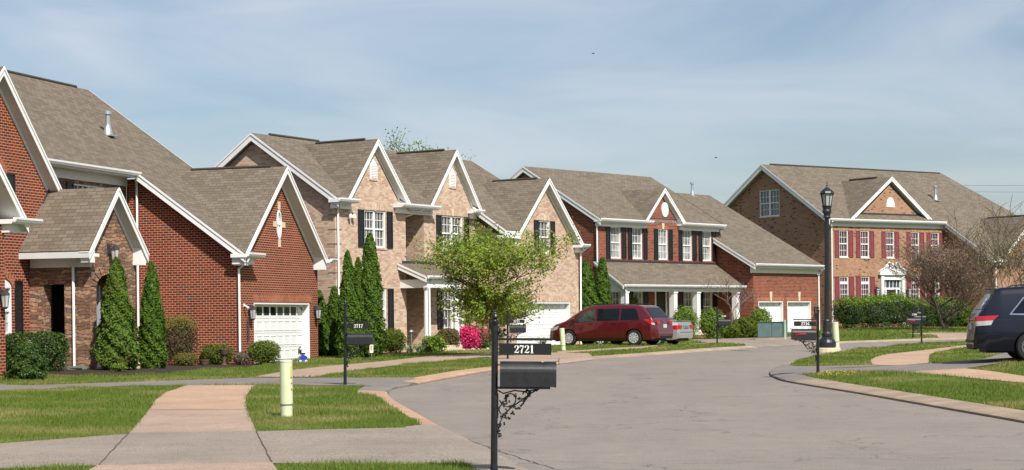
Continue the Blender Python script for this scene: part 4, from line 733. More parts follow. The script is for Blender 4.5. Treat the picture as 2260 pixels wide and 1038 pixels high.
pf = MB(); pf.box(-.1, 10.9, -1.85, -.01, -.6, .22); pf.build('porch_base', RD3, H3); pf = MB(); pf.box(-.12, 10.9, -1.88, -.01, .222, .32); pf.build('porch_floor', CREAM, H3)
dw = downspout(H3, [(-.1, -1.88, 2.75), (-.05, -1.8, 2.65), (.05, -1.78, 2.45), (.05, -1.78, .3)])
bk = MB(); bk.box(.3, 10.8, 1, 9.3, -.6, 6); bk.box(11.2, 17.5, 0, 8.6, -.6, 3.8); bk.build('rear_wall', RD3, H3)

# ================================================================== tan flashed brick house
H4 = house('tan_brick_house', 'tan brick house with maroon shutters, a broad front gable and a white pedimented door surround', (19.81, 118, .5), 54.5)
def z4(v): return 7.05+.63*(v+.3)
W5 = [(.76, 1.52), (2.63, 3.39), (4.91, 5.65), (7.2, 7.97), (9.07, 9.83)]; L4 = [W5[0], W5[1], W5[3], W5[4]]
wall(H4, F0, [(0, -.8), (10.4, -.8), (10.4, 6.9), (8.6, 6.9), (5.3, 9.35), (2.1, 6.9), (0, 6.9)], BR4, [rect(a, b, 4.7, 6.38) for a, b in W5]+[rect(a, b, 1.0, 3.5) for a, b in L4]+[rect(4.55, 6.2, .5, 3.3), arch(4.98, 5.72, 7.98, 8.05, .5)])
wall(H4, ('S', 0), [(.25, -.8), (11.3, -.8), (11.3, 6.9), (5.85, z4(5.85)-.35), (.25, z4(.25)-.25)], BR4, [rect(4.52, 6.38, 7.5, 9.2)])
for a, b in W5:
    window(H4, F0, a, b, 4.7, 6.38, P_MAR, 1); shutter(H4, F0, a-.42, a-.04, 4.7, 6.38, MAROON); shutter(H4, F0, b+.04, b+.42, 4.7, 6.38, MAROON); sill(H4, F0, a, b, 4.7, CREAM); header(H4, F0, a-.08, b+.08, 6.39, BR4S, .2)
for a, b in L4: window(H4, F0, a, b, 1.0, 3.5, P_MAR, 1, 3, 3, transom=.4); shutter(H4, F0, a-.44, a-.04, .9, 3.5, MAROON); shutter(H4, F0, b+.04, b+.44, .9, 3.5, MAROON); header(H4, F0, a-.08, b+.08, 3.51, BR4S, .2)
window(H4, ('S', 0), 4.52, 6.38, 7.5, 9.2, P_BLUE, 2); sill(H4, ('S', 0), 4.52, 6.38, 7.5, CREAM)
# door surround with swan-neck pediment
ds = MB(); ds.box(4.3, 4.55, -.16, 0, .4, 3.6); ds.box(6.2, 6.45, -.16, 0, .4, 3.6); ds.box(4.55, 6.2, -.1, 0, 3.3, 3.6); ds.box(4.12, 6.65, -.24, 0, 3.6, 3.8)
for s in (-1, 1):
    pts = [(1.2, .02), (1.05, .1), (.85, .17), (.65, .3), (.5, .48), (.36, .56), (.24, .5), (.22, .38), (.3, .34)]
    poly_t = []
    for i in range(6): poly_t.append((5.375+s*pts[i][0], 3.8+pts[i][1]))
    ds.prism([(5.375+s*1.2, -.12, 3.8)]+[(x, -.12, z) for x, z in poly_t]+[(5.375+s*.36, -.12, 3.8)], (0, .12, 0)); ds.tube([(5.375+s*x, -.16, 3.84+z) for x, z in pts], [.04, .045, .05, .055, .06, .06, .055, .045, .04], 6)
ds.lathe([(.05, 3.8), (.09, 3.9), (.04, 3.98), (.12, 4.12), (.1, 4.25), (.02, 4.38)], 10, c=(5.375, -.12)); ds.prism([(5.0, -.08, 3.8), (5.75, -.08, 3.8), (5.6, -.08, 4.1), (5.15, -.08, 4.1)], (0, .08, 0))
dso = ds.build('door_surround', WHITE, H4, uv=False)
fr = MB(); fr.box(4.55, 6.2, .02, .1, 2.68, 2.8); fr.box(4.55, 4.62, .02, .1, .4, 3.3); fr.box(6.13, 6.2, .02, .1, .4, 3.3); fr.box(4.83, 4.93, .02, .1, .4, 2.68); fr.box(5.8, 5.9, .02, .1, .4, 2.68)
for i in range(1, 5): fr.box(4.55+.33*i-.02, 4.55+.33*i+.02, .03, .09, 2.8, 3.3)
for i in range(1, 5):
    for x0 in (4.62, 5.9): fr.box(x0, x0+.23, .03, .09, .6+i*.43, .64+i*.43)
fro = fr.build('door_frame', WHITE, dso, uv=False); q = MB(); q.box(4.55, 6.2, .095, .12, .4, 3.3); q.build('pane', P_BLUE, dso); q = MB(); q.box(4.93, 5.8, .05, .09, .4, 2.68); dd = q.build('door', plain('dark_maroon_door', (.05, .012, .022), .35), H4, uv=False)
for s in (3.95, 6.85): wall_lamp(H4, F0, s, 2.5, 1.7)
lu = MB(); P = arch(4.98, 5.72, 7.98, 8.05, .5); lu.prism([(a, -.02, z) for a, z in P], (0, .08, 0))
for i in range(6): h_ = .45-.08*i; wd_ = .36*math.sqrt(max(0.05, 1-(h_/.5)**2)); lu.box(5.35-wd_, 5.35+wd_, -.035, -.02, 8.02+h_, 8.05+h_)
lu.build('gable_vent', WHITE, H4, uv=False); sill(H4, F0, 4.98, 5.72, 7.98, CREAM)
RM4 = [(-.35, -.3, 7.05), (10.1, -.3, 7.05), (10.1, -4.3, z4(-4.3)), (11.3, -4.3, z4(-4.3)), (11.3, -3.9, z4(-3.9)), (19, -3.9, z4(-3.9)), (19, -.3, z4(-.3)), (16.6, 5.75, z4(5.75)), (-.35, 5.75, z4(5.75))]
r4 = roof(H4, [RM4, [(-.35, 5.75, z4(5.75)), (16.6, 5.75, z4(5.75)), (19, 11.7, 7), (-.35, 11.7, 7)], [(16.6, 5.75, z4(5.75)), (19, -.3, z4(-.3)), (19, 11.7, 7)]])
rake(H4, (-.35, -.3, 7.05), (-.35, 5.75, z4(5.75)), .3, out=(-1, 0, 0)); rake(H4, (-.35, 11.7, 7), (-.35, 5.75, z4(5.75)), .3, out=(-1, 0, 0)); rake(H4, (10.1, -4.3, z4(-4.3)), (10.1, -.3, 7.05), .28, out=(-1, 0, 0))
vm = MB(); vm.tube([(.4, 5.75, z4(5.75)+.02), (16.4, 5.75, z4(5.75)+.0)], .07, 6); vm.build('ridge_vent', VENTB, r4, uv=False)
gr = roof(H4, [[(1.5, -.25, 7.12), (5.22, -.25, 9.85), (5.22, 4.4, 9.85), (1.5, .1, 7.12)], [(5.22, -.25, 9.85), (9.0, -.25, 7.12), (9.0, .1, 7.12), (5.22, 4.4, 9.85)]]); rake(H4, (1.5, -.25, 7.12), (5.22, -.25, 9.85), .22); rake(H4, (9.0, -.25, 7.12), (5.22, -.25, 9.85), .22)
vm = MB(); vm.tube([(5.22, 1.0, 9.87), (5.22, 3.4, 9.87)], .08, 6); vm.build('ridge_vent', VENTB, gr, uv=False)
gutter(H4, (-.35, -.36, 7.08), (10.1, -.36, 7.08), .13, .14); frieze(H4, F0, -.05, 10.4, 6.62, 6.94, .05); frieze(H4, F0, -.25, 10.42, 6.88, 6.96, .34)
sk = MB(); sk.prism([(1.9, -.38, 7.14), (8.95, -.38, 7.14), (8.95, -.01, 7.42), (1.9, -.01, 7.42)], (0, 0, -.05)); sk.build('skirt_roof', SH, H4); sk = MB(); sk.box(2.2, 8.7, -.03, 0, 7.42, 7.52); sk.build('roof_flashing', FLASH, H4, uv=False)
downspout(H4, [(-.2, -.4, 6.9), (-.15, -.2, 6.75), (.06, -.06, 6.5), (.06, -.06, 0)], .09)
pipe(r4, 12.1, 2.3, z4(2.3)+.1, .75, .09)
wall(H4, ('S', 10.4), [(-4.0, -.8), (0, -.8), (0, 6.85), (-4.0, z4(-4)-.2)], BR4)
wall(H4, ('F', -4.0), [(10.4, -.8), (17.6, -.8), (17.6, 4.3), (14.1, 7.2), (10.8, 4.3), (10.4, 4.3)], BR4)
wall(H4, ('R', 17.6), [(-3.75, -.8), (6, -.8), (6, 4.3), (-3.75, 4.3)], BR4)
gable(H4, 14.1, 3.55, 4.4, 7.4, -4.35, 2.0, (7.05, -.3, .63)); eavereturn(H4, 10.4, 11.5, -4.45, -3.95, 4.5); downspout(H4, [(10.55, -4.3, 4.3), (10.55, -4.07, 4.0), (10.55, -4.07, 0)])
bk = MB(); bk.box(.3, 10.2, 1.3, 11, -.8, 6.8); bk.box(10.6, 17.4, -1, 11, -.8, 4.4); bk.build('rear_wall', BR4, H4)
# little sunroom on the left side
sr = MB(); sr.box(-1.7, -.02, 1.2, 4.4, -.8, .9); sr.build('sunroom_base', CREAM, H4, uv=False)
sw = MB()
for x in (-1.7, -.95, -.15): sw.box(x, x+.13, 1.2, 1.35, .9, 3.7)
for y in (2.4, 3.6): sw.box(-1.7, -1.55, y, y+.15, .9, 3.7)
sw.box(-1.7, -.02, 1.22, 1.4, 3.3, 3.75); sw.box(-1.69, -1.5, 1.4, 4.4, 3.3, 3.75); sw.box(-1.57, -.15, 1.3, 1.4, 2.2, 2.3); sw.build('sunroom_frame', WHITE, H4, uv=False)
sp = MB(); sp.box(-1.57, -.15, 1.37, 1.43, .9, 3.3); sp.box(-1.5, -1.45, 1.43, 4.3, .9, 3.3); sp.build('pane', P_BLUE, H4)
sy = MB(); sy.box(-1.55, -.17, 1.24, 1.3, 2.55, 3.3); sy.build('siding', plain('yellow_siding', (.55, .46, .26), .6), H4, uv=False)
roof(H4, [[(-1.95, .95, 3.75), (-.02, .95, 3.75), (-.02, 2.8, 4.6), (-1.0, 2.8, 4.6)], [(-1.95, .95, 3.75), (-1.0, 2.8, 4.6), (-1.95, 4.6, 3.75)]], 'sunroom_roof', .1)
# ------------------------------------------------------------------ foliage
RNG = np.random.default_rng(11)
def leafobj(name, P, Nn, L, W, mat, parent, rng, spread=.8, fold=False):
    """one small diamond face per leaf at points P, facing roughly along Nn"""
    n = len(P); d = Nn+rng.normal(0, spread, (n, 3)); d /= np.linalg.norm(d, axis=1)[:, None]
    a = rng.normal(0, 1, (n, 3)); a[:, 2] += .5; a -= (a*d).sum(1)[:, None]*d; a /= np.linalg.norm(a, axis=1)[:, None]; b = np.cross(d, a)
    l = L*rng.uniform(.6, 1.3, n)[:, None]; w = W*rng.uniform(.6, 1.3, n)[:, None]
    V = np.stack([P-a*l*.5, P+b*w*.5, P+a*l*.5, P-b*w*.5], 1); me = bpy.data.meshes.new(name); me.vertices.add(4*n); me.vertices.foreach_set('co', V.reshape(-1)); me.loops.add(4*n)
    me.loops.foreach_set('vertex_index', np.arange(4*n, dtype=np.int32)); me.polygons.add(n); me.polygons.foreach_set('loop_start', np.arange(0, 4*n, 4, dtype=np.int32)); me.update(); me.validate()
    return mkobj(name, me, [mat], parent)
G_ARB = leaf('arborvitae_leaves', [(.040, .095, .010), (.07, .135, .014), (.105, .175, .02), (.05, .11, .012)], .6, .15, patch=((.15, .11, .03), 1.2, .60, .80))
G_ARB2 = leaf('arborvitae_bright', [(.05, .10, .012), (.085, .15, .018), (.13, .19, .028), (.06, .115, .014)], .6, .15, patch=((.19, .12, .035), 1.0, .55, .75))
G_BOX = leaf('boxwood_leaves', [(.06, .095, .010), (.105, .15, .016), (.155, .19, .024), (.075, .12, .012)], .45, .2)
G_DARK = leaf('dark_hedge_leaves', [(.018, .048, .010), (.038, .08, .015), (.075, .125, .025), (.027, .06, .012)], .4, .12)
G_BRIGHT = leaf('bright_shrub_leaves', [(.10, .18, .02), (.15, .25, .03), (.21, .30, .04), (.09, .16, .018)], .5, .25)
G_MIX = leaf('spring_leaves', [(.16, .265, .03), (.24, .36, .04), (.34, .45, .06), (.28, .26, .06), (.18, .29, .034)], .5, .45)
G_BURN = leaf('reddish_twig_leaves', [(.10, .05, .03), (.14, .075, .045), (.16, .12, .04), (.09, .04, .028)], .8, .1)
G_BURNT = leaf('olive_shoots', [(.16, .15, .035), (.20, .19, .04), (.13, .10, .03)], .8, .2)
G_PINK = leaf('azalea_flowers', [(.72, .03, .16), (.85, .06, .26), (.62, .02, .12), (.9, .15, .36)], .5, .3)
G_BUD = leaf('redbud_flowers', [(.32, .18, .15), (.38, .24, .18), (.26, .16, .11), (.32, .25, .10)], .8, .2)
G_YEL = leaf('yellow_buds', [(.26, .24, .06), (.20, .21, .05), (.3, .27, .09)], .8, .25)
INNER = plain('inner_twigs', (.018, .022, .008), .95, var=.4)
BARK = plain('grey_bark', (.11, .085, .065), .95, var=.3, scale=8, bump=.6)
BARKD = plain('dark_bark', (.055, .04, .032), .95, var=.3, scale=8, bump=.6)
def conif(name, label, x, y, h, r, n=9000, mat=None, top=.6, group=None, cat='evergreen', sz=.085, rz=0, lean=0):
    z0 = g(x, y); t = thing(name, label, cat, (x, y, z0), rz, group); rng = np.random.default_rng(int(abs(x*37+y*91))+1)
    def prof(q): return r*np.clip(np.minimum((1-q)**top, .62+q*3.2), .015, 1)
    q = rng.beta(1.05, 1.35, n); a = rng.uniform(0, 2*np.pi, n); k1, k2 = rng.uniform(0, 6, 2)
    lump = 1+.13*np.sin(a*3+q*14+k1)+.11*np.sin(a*5-q*23+k2)+.09*np.sin(q*48+a*7)+.05*np.sin(q*90-a*11)
    rr = prof(q)*lump*(1-.28*rng.random(n)**2.2); P = np.stack([rr*np.cos(a)+lean*q*h, rr*np.sin(a), q*h*.985+.03], 1); Nn = np.stack([np.cos(a), np.sin(a), np.full(n, .35)], 1)
    leafobj('foliage', P, Nn, sz*1.5, sz*.6, mat or G_ARB, t, rng, .7)
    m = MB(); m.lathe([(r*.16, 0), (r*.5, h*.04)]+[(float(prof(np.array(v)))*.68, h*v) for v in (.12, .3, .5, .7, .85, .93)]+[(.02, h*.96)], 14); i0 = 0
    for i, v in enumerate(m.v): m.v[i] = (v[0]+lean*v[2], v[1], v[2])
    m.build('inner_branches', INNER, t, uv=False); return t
def shrub(name, label, x, y, h, rx, ry, n=5000, mat=None, group=None, cat='shrub', sz=.06, rz=0, sq=2.3, z=None, inner=True, base=.1, rough=.06, mat2=None, hollow=.22):
    """clipped or loose shrub: superellipsoid of leaves"""
    z0 = g(x, y) if z is None else z; t = thing(name, label, cat, (x, y, z0), rz, group); rng = np.random.default_rng(int(abs(x*53+y*17))+3)
    d = rng.normal(0, 1, (n, 3)); d[:, 2] = np.where(rng.random(n) < .6, np.abs(d[:, 2]), -np.abs(d[:, 2])*.9); d /= np.linalg.norm(d, axis=1)[:, None]
    s = (np.abs(d)**sq).sum(1)**(-1/sq); d2 = d*s[:, None]; a = np.arctan2(d[:, 1], d[:, 0])
    lump = 1+1.3*rough*np.sin(a*4+d[:, 2]*5+x)+.6*rough*np.sin(a*17+d[:, 2]*21)+rough*np.sin(a*9-d[:, 2]*11)+rng.normal(0, rough*.5, n); k = lump*(1-hollow*rng.random(n)**2)
    hz = h*.5; P = d2*k[:, None]*np.array([rx, ry, hz]); P[:, 2] += hz+base*.2; P[:, 2] = np.maximum(P[:, 2], .02)
    if mat2 is None: leafobj('foliage', P, d, sz, sz*.6, mat or G_BOX, t, rng, .9)
    else:
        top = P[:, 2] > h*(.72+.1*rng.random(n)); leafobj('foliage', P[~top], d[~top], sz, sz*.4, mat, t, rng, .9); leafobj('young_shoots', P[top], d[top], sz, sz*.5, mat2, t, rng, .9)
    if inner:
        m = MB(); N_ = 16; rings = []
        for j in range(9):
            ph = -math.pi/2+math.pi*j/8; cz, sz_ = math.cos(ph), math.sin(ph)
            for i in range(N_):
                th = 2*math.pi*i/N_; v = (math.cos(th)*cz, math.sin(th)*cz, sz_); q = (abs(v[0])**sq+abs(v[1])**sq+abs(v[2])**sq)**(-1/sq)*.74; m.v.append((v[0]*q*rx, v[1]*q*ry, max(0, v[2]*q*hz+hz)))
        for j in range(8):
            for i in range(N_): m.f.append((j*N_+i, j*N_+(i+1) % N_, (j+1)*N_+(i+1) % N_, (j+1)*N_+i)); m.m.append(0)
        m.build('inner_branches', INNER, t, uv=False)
    return t
def skeleton(rng, h, spread, levels=4, nb=3, trunk_h=.25, r0=.07, up=.35, start=(0, 0, 0), multi=1, curve=.15):
    segs = []; tips = []
    def grow(p, d, L, r, lv):
        n = 3; pts = [p]; rs = [r]
        for i in range(n):
            d = (d+Vector(rng.normal(0, curve, 3))+Vector((0, 0, .06*up))).normalized(); p = p+d*(L/n); pts.append(p); rs.append(r*(1-.4*(i+1)/n))
        segs.append((pts, rs, lv))
        if lv >= levels: tips.extend(pts[1:]); return
        k = nb+(rng.random() < .5)
        for j in range(k):
            t = rng.uniform(.35, 1) if j else 1.; q = pts[min(n, max(1, round(t*n)))]; a = rng.uniform(0, 2*math.pi); side = Vector((math.cos(a), math.sin(a), up*rng.uniform(.2, 1.4))); nd = (d*.6+side*spread).normalized()
            grow(q, nd, L*rng.uniform(.6, .85), rs[-1]*.78, lv+1)
        if lv >= levels-1: tips.extend(pts[1:])
    for m in range(multi):
        a = 2*math.pi*m/multi; d = Vector((.35*math.cos(a), .35*math.sin(a), 1)).normalized() if multi > 1 else Vector((0, 0, 1)); grow(Vector(start), d, h*trunk_h, r0/(multi**.4), 0)
    return segs, tips
def tree(name, label, x, y, h, width, cat='tree', group=None, levels=4, nb=3, trunk_h=.3, r0=.08, leafmat=None, nleaf=6, lsz=.08, multi=1, spread=.9, up=.5, seed=1, bark=None, fill=None, leafsp=.12, z=None, twig=.006, curve=.15, zbase=None):
    rng = np.random.default_rng(seed); t = thing(name, label, cat, (x, y, g(x, y) if z is None else z), 0, group)
    segs, tips = skeleton(rng, h, spread, levels, nb, trunk_h, r0, up, multi=multi, curve=curve)
    T = np.array([tuple(p) for p in tips]); cx = np.percentile(T, 98, 0); cn = np.percentile(T, 2, 0)
    sx = width/(cx[0]-cn[0]); sy = width/(cx[1]-cn[1]); szz = h/cx[2]; ox = -(cx[0]+cn[0])/2*sx; oy = -(cx[1]+cn[1])/2*sy
    def tr(p, lv):
        k = min(1, p[2]/(cx[2]*.35)); return (p[0]*sx+ox*k, p[1]*sy+oy*k, p[2]*szz)
    m = MB(); m2 = MB()
    for pts, rs, lv in segs: (m if lv == 0 else m2).tube([tr(p, lv) for p in pts], [max(twig, r) for r in rs], 7 if lv < 2 else 4, cap=False)
    if fill:   # leafy side twigs spread through the crown
        k = 0; fc = []
        while len(fc) < fill[0]:
            p = rng.uniform(-1, 1, 3); q = (p[2]+1)/2; wr = min(1, 1.0-(q-.22)*.92 if q > .22 else .78+q); rr_ = math.hypot(p[0], p[1])
            if rr_ > wr*(1+.18*math.sin(math.atan2(p[1], p[0])*3+p[2]*4)): continue
            fc.append((p[0]*width*.47, p[1]*width*.47, h*(.27+.69*q)))
        tm = m2; fc = np.array(fc); PTS = []
        for c in fc:
            base = Vector((c[0]*.5, c[1]*.5, c[2]-.06-.08*h*(1 if width > 5 else .35))); tip = Vector(c)+Vector((c[0]*.12, c[1]*.12, .12)); tm.tube([base, (base+Vector(c))/2+Vector((0, 0, -.04)), tip], [max(.010, twig), max(.008, twig*.8), .004+twig*.3], 4, cap=False)
            for j in range(fill[1]):
                s_ = rng.uniform(.15, 1.1); q = base+(tip-base)*s_; PTS.append((q.x+rng.normal(0, .085), q.y+rng.normal(0, .085), q.z+rng.normal(0, .075)))
        PTS = np.array(PTS); d = PTS-np.array([0, 0, h*.4]); d /= np.linalg.norm(d, axis=1)[:, None]; d[:, 2] += .5
        leafobj('crown', PTS, d, lsz, lsz*.5, leafmat, t, rng, 1.)
    m.build('trunk', bark or BARK, t, uv=False, smooth=False, recalc=False); m2.build('branches', bark or BARK, t, uv=False, recalc=False)
    if leafmat and nleaf:
        C = np.repeat(np.array([tr(p, 4) for p in tips]), nleaf, 0); C = C+rng.normal(0, leafsp, C.shape); cen = C.mean(0); d = C-cen; d /= np.linalg.norm(d, axis=1)[:, None]+1e-6; d[:, 2] += .5
        leafobj('crown', C, d, lsz, lsz*.55, leafmat, t, rng, 1.)
    return t
# arborvitae
conif('arborvitae', 'broad bushy arborvitae with brown patches in front of the stone porch arch', -11.13, 53.6, 3.2, .62, 15000, G_ARB2, .62, 'arborvitae beside the stone porch', sz=.08)
conif('arborvitae', 'narrower dark arborvitae right of the browned one, against the red brick side wall', -10.52, 55.6, 3.15, .44, 11000, G_ARB, .55, 'arborvitae beside the stone porch', sz=.075)
conif('arborvitae', 'left arborvitae of the low pair just right of the garage door', -7.28, 71.9, 2.5, .44, 7000, G_ARB, .45, 'arborvitae between the two nearest houses')
conif('arborvitae', 'right and slightly taller arborvitae of the low pair by the garage', -6.72, 72.1, 2.65, .36, 6500, G_ARB, .45, 'arborvitae between the two nearest houses')
conif('arborvitae', 'left arborvitae of the tall clump before the buff brick house', -5.95, 69.2, 3.95, .42, 8000, G_ARB, .5, 'tall clump of arborvitae')
conif('arborvitae', 'middle and lower arborvitae of the tall clump before the buff brick house', -5.62, 69.8, 3.7, .36, 8000, G_ARB, .5, 'tall clump of arborvitae')
conif('arborvitae', 'tallest arborvitae, at the right of the clump before the buff brick house', -5.18, 69.9, 4.6, .52, 11000, G_ARB, .45, 'tall clump of arborvitae')
conif('arborvitae', 'left arborvitae of the pair at the corner of the long porch', 3.75, 95.4, 4.15, .72, 7000, G_ARB, .55, 'arborvitae at the long porch', sz=.12)
conif('arborvitae', 'right arborvitae of the pair at the corner of the long porch', 4.62, 96.4, 4.3, .52, 6000, G_ARB, .45, 'arborvitae at the long porch', sz=.12)
# shrubs by the near house
conif('dwarf_spruce', 'low cone shaped dark green shrub at the far left edge of the lawn', -12.4, 48.6, 1.0, .52, 7000, G_DARK, .42, cat='shrub', sz=.06)
shrub('hedge', 'square clipped glossy hedge in front of the porch steps at the left', -13.2, 52.6, 1.05, .84, .5, 9000, G_DARK, 'shrubs along the red brick house', sz=.06, sq=6, rough=.03)
shrub('boxwood', 'round clipped boxwood in front of the garage door', -8.25, 63.2, .78, .52, .5, 7000, G_BOX, 'shrubs along the red brick house', sz=.045)
shrub('boxwood', 'flat topped green shrub at the downspout, behind the brown urn', -9.85, 63.9, .68, .56, .42, 7000, G_BOX, 'shrubs along the red brick house', sz=.045, sq=3)
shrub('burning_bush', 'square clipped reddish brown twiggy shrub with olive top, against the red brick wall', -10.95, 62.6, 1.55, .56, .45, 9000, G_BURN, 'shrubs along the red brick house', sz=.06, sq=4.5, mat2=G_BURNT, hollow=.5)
shrub('low_shrub', 'small mottled olive shrub at the foot of the reddish twiggy one', -10.55, 61.4, .42, .38, .34, 2500, G_BURNT, 'shrubs along the red brick house', sz=.045)
shrub('twiggy_shrub', 'small bare grey twiggy shrub between the boxwoods', -8.95, 62.9, .42, .26, .25, 2600, leaf('dry_twigs', [(.13, .10, .07), (.19, .15, .11), (.09, .06, .045)], .9, .0), 'shrubs along the red brick house', sz=.05)
shrub('boxwood', 'tiny yellow green tuft at the foot of the browned arborvitae', -10.9, 52.6, .22, .22, .2, 500, G_BRIGHT, 'shrubs along the red brick house', sz=.05)
# buff house planting
shrub('yew_shrub', 'rounded yellow green shrub right of the tall arborvitae clump', -4.6, 73.2, .95, .50, .45, 5000, G_BOX, 'planting before the buff brick house', sz=.055)
shrub('azalea', 'bright pink flowering azalea below the ground floor window', -1.83, 78.2, .9, .42, .38, 3600, G_PINK, 'planting before the buff brick house', sz=.085, rough=.14, sq=2.6)
shrub('azalea', 'reddish green azalea, barely flowering, left of the bright pink one', -2.6, 77.6, .9, .46, .4, 4200, leaf('azalea_leaves', [(.10, .13, .03), (.16, .16, .05), (.2, .09, .06), (.08, .12, .02)], .6, .2), 'planting before the buff brick house', sz=.06)
shrub('azalea', 'small sparse pink azalea right of the bright pink one', -1.22, 78.6, .75, .28, .25, 1800, leaf('azalea_mixed', [(.5, .05, .12), (.12, .15, .04), (.1, .13, .03), (.3, .06, .08)], .6, .2), 'planting before the buff brick house', sz=.06)
shrub('yellow_shrub', 'long low yellow green shrub behind the azaleas', -1.35, 79.6, .98, 1.0, .3, 3600, G_BURNT, 'planting before the buff brick house', sz=.06)
shrub('leafy_plant', 'dark green leafy plant at the foot of the right porch column', -3.1, 75.0, .62, .42, .35, 1800, G_BRIGHT, 'planting before the buff brick house', sz=.11, rough=.12)
def blades(name, label, x, y, h, n, r, mat, group=None):
    t = MB(); rr = random.Random(int(x*10+y))
    for i in range(n):
        a = rr.uniform(0, 6.28); l = h*rr.uniform(.6, 1.1); q = r*rr.uniform(.4, 1); bx, by = rr.uniform(-.1, .1), rr.uniform(-.1, .1); w_ = .022; ca_, sa_ = math.cos(a), math.sin(a)
        pts = [(bx+ca_*q*k**1.6, by+sa_*q*k**1.6, l*(k-.25*k*k*q/max(h, .1))) for k in (0, .35, .7, 1)]
        b = len(t.v)
        for k, p in enumerate(pts): ww = w_*(1-.9*k/3); t.v += [(p[0]-sa_*ww, p[1]+ca_*ww, p[2]), (p[0]+sa_*ww, p[1]-ca_*ww, p[2])]
        for k in range(3): t.f.append((b+2*k, b+2*k+1, b+2*k+3, b+2*k+2)); t.m.append(0)
    o = t.build(name, mat, uv=False, recalc=False); o.location = (x, y, g(x, y)); return tagp(o, label, 'plant', group)
IRIS = plain('iris_blades', (.11, .17, .07), .5, var=.3)
for i, (x, y, lb) in enumerate([(-3.95, 73.6, 'pale green spiky leaves left of the porch column'), (-3.62, 74.3, 'spiky leaves between porch column and the leafy plant'), (-.98, 78.3, 'upright spiky leaves right of the small pink azalea'), (1.3, 81.5, 'spiky leaves behind the near mailbox number plate')]): blades('iris', lb, x, y, .5, 46, .42, IRIS, 'spiky perennials before the buff brick house')
shrub('dandelions', 'yellow wildflowers in the grass at the foot of mailbox 2716', 7.35, 42.9, .14, .5, .22, 240, leaf('yellow_petals', [(.7, .5, .02), (.6, .45, .04), (.14, .2, .03)], .6, .2), cat='flowers', sz=.035, inner=False, sq=2)
# house 3 shrubs
for i, (x, y, h_, r_, lb, mt) in enumerate([(8.78, 96.6, 1.6, .66, 'round bright green shrub just right of the silver car, before a porch column', G_BRIGHT), (10.3, 98.0, 1.5, .64, 'second round bright green shrub, between two right hand porch columns', G_BRIGHT), (12.15, 99.3, 1.05, .58, 'lower olive shrub right of the bare tree', G_BOX), (13.1, 100.4, 1.45, .55, 'shrub at the corner of the twin garage, left of the white doors', G_BRIGHT), (11.3, 98.7, .8, .5, 'low shrub behind the mailbox with the small number plate', G_BOX), (12.8, 99.4, .6, .45, 'smallest shrub, in front of the garage corner', G_BOX), (6.35, 99.0, 2.2, .33, 'shrub top rising just above the roof of the red van', G_BRIGHT)]):
    shrub('round_shrub', lb, x, y, h_, r_, r_*.9, 4200, mt, 'shrubs along the long porch', sz=.08, rough=.08)
# house 4 hedge
for i, (u, v, h_, rx, ry, mt, lb) in enumerate([(-1.1, -2.6, 1.85, 1.0, .8, G_DARK, 'dark rounded hedge shrub behind the lamp post'), (1.2, -2.4, 1.95, 1.35, .8, G_DARK, 'left part of the long hedge under the tan house windows'), (3.2, -2.3, 2.05, 1.3, .8, G_DARK, 'middle part of the long hedge, left of the maroon door'), (5.0, -2.5, 1.75, 1.2, .7, G_DARK, 'right end of the long hedge, below the maroon door'), (8.2, -1.8, 1.9, 1.3, .8, G_DARK, 'bright topped shrub right of the maroon door behind the far mailboxes'), (9.9, -1.6, 1.6, .9, .7, G_BOX, 'green shrub right of the redbud trunk'), (11.0, -5.2, 1.35, 1.1, .7, G_BURN, 'reddish brown clipped hedge left of the dark van')]):
    a = R(54.5); x = 19.81+u*math.sin(a)-v*math.cos(a); y = 118+u*math.cos(a)+v*math.sin(a)
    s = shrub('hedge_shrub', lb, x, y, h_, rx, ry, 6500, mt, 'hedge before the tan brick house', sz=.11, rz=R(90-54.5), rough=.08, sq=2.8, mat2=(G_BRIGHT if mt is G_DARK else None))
# trees
tree('maple_tree', 'small green leafed street tree in front of the buff brick garage', -.62, 68.6, 4.45, 4.3, levels=4, nb=4, trunk_h=.22, r0=.075, leafmat=G_MIX, nleaf=7, lsz=.12, spread=1.25, up=.55, seed=7, bark=BARKD, leafsp=.14, fill=(170, 42))
tree('crape_myrtle', 'small bare branched tree beside the right hand porch column', 11.55, 99.2, 3.1, 2.7, levels=4, nb=3, trunk_h=.28, r0=.06, spread=.75, up=.7, seed=21, twig=.009, bark=plain('pale_bark', (.16, .12, .10), .9))
tree('redbud_tree', 'leafless redbud with mauve buds in front of the tan brick house', 24.9, 109.6, 4.9, 5.8, levels=4, nb=4, trunk_h=.20, r0=.16, leafmat=G_BUD, nleaf=2, lsz=.085, spread=.8, up=1.3, multi=3, seed=5, twig=.008, bark=BARK, leafsp=.12, fill=(170, 6), curve=.07)
tree('young_tree', 'tall sparse tree with yellow green buds behind the dark van', 27.3, 104.5, 6.6, 5.2, levels=4, nb=3, trunk_h=.22, r0=.08, leafmat=G_YEL, nleaf=2, lsz=.08, multi=3, spread=.6, up=1.1, seed=31, twig=.011, bark=BARK, leafsp=.1)
tree('young_tree', 'nearly bare tree at the right edge above the dark van', 30.4, 111, 5.6, 3.6, levels=4, nb=3, trunk_h=.3, r0=.11, leafmat=G_BURN, nleaf=1, lsz=.06, spread=.7, up=.9, seed=35, twig=.012, bark=BARK)
tree('tall_tree', 'tree showing light green twigs above the ridge of the buff brick house', -5.4, 101, 10.1, 5.0, levels=5, nb=3, trunk_h=.4, r0=.2, leafmat=G_BRIGHT, nleaf=6, lsz=.15, spread=.8, up=.8, seed=41, twig=.012, leafsp=.18)
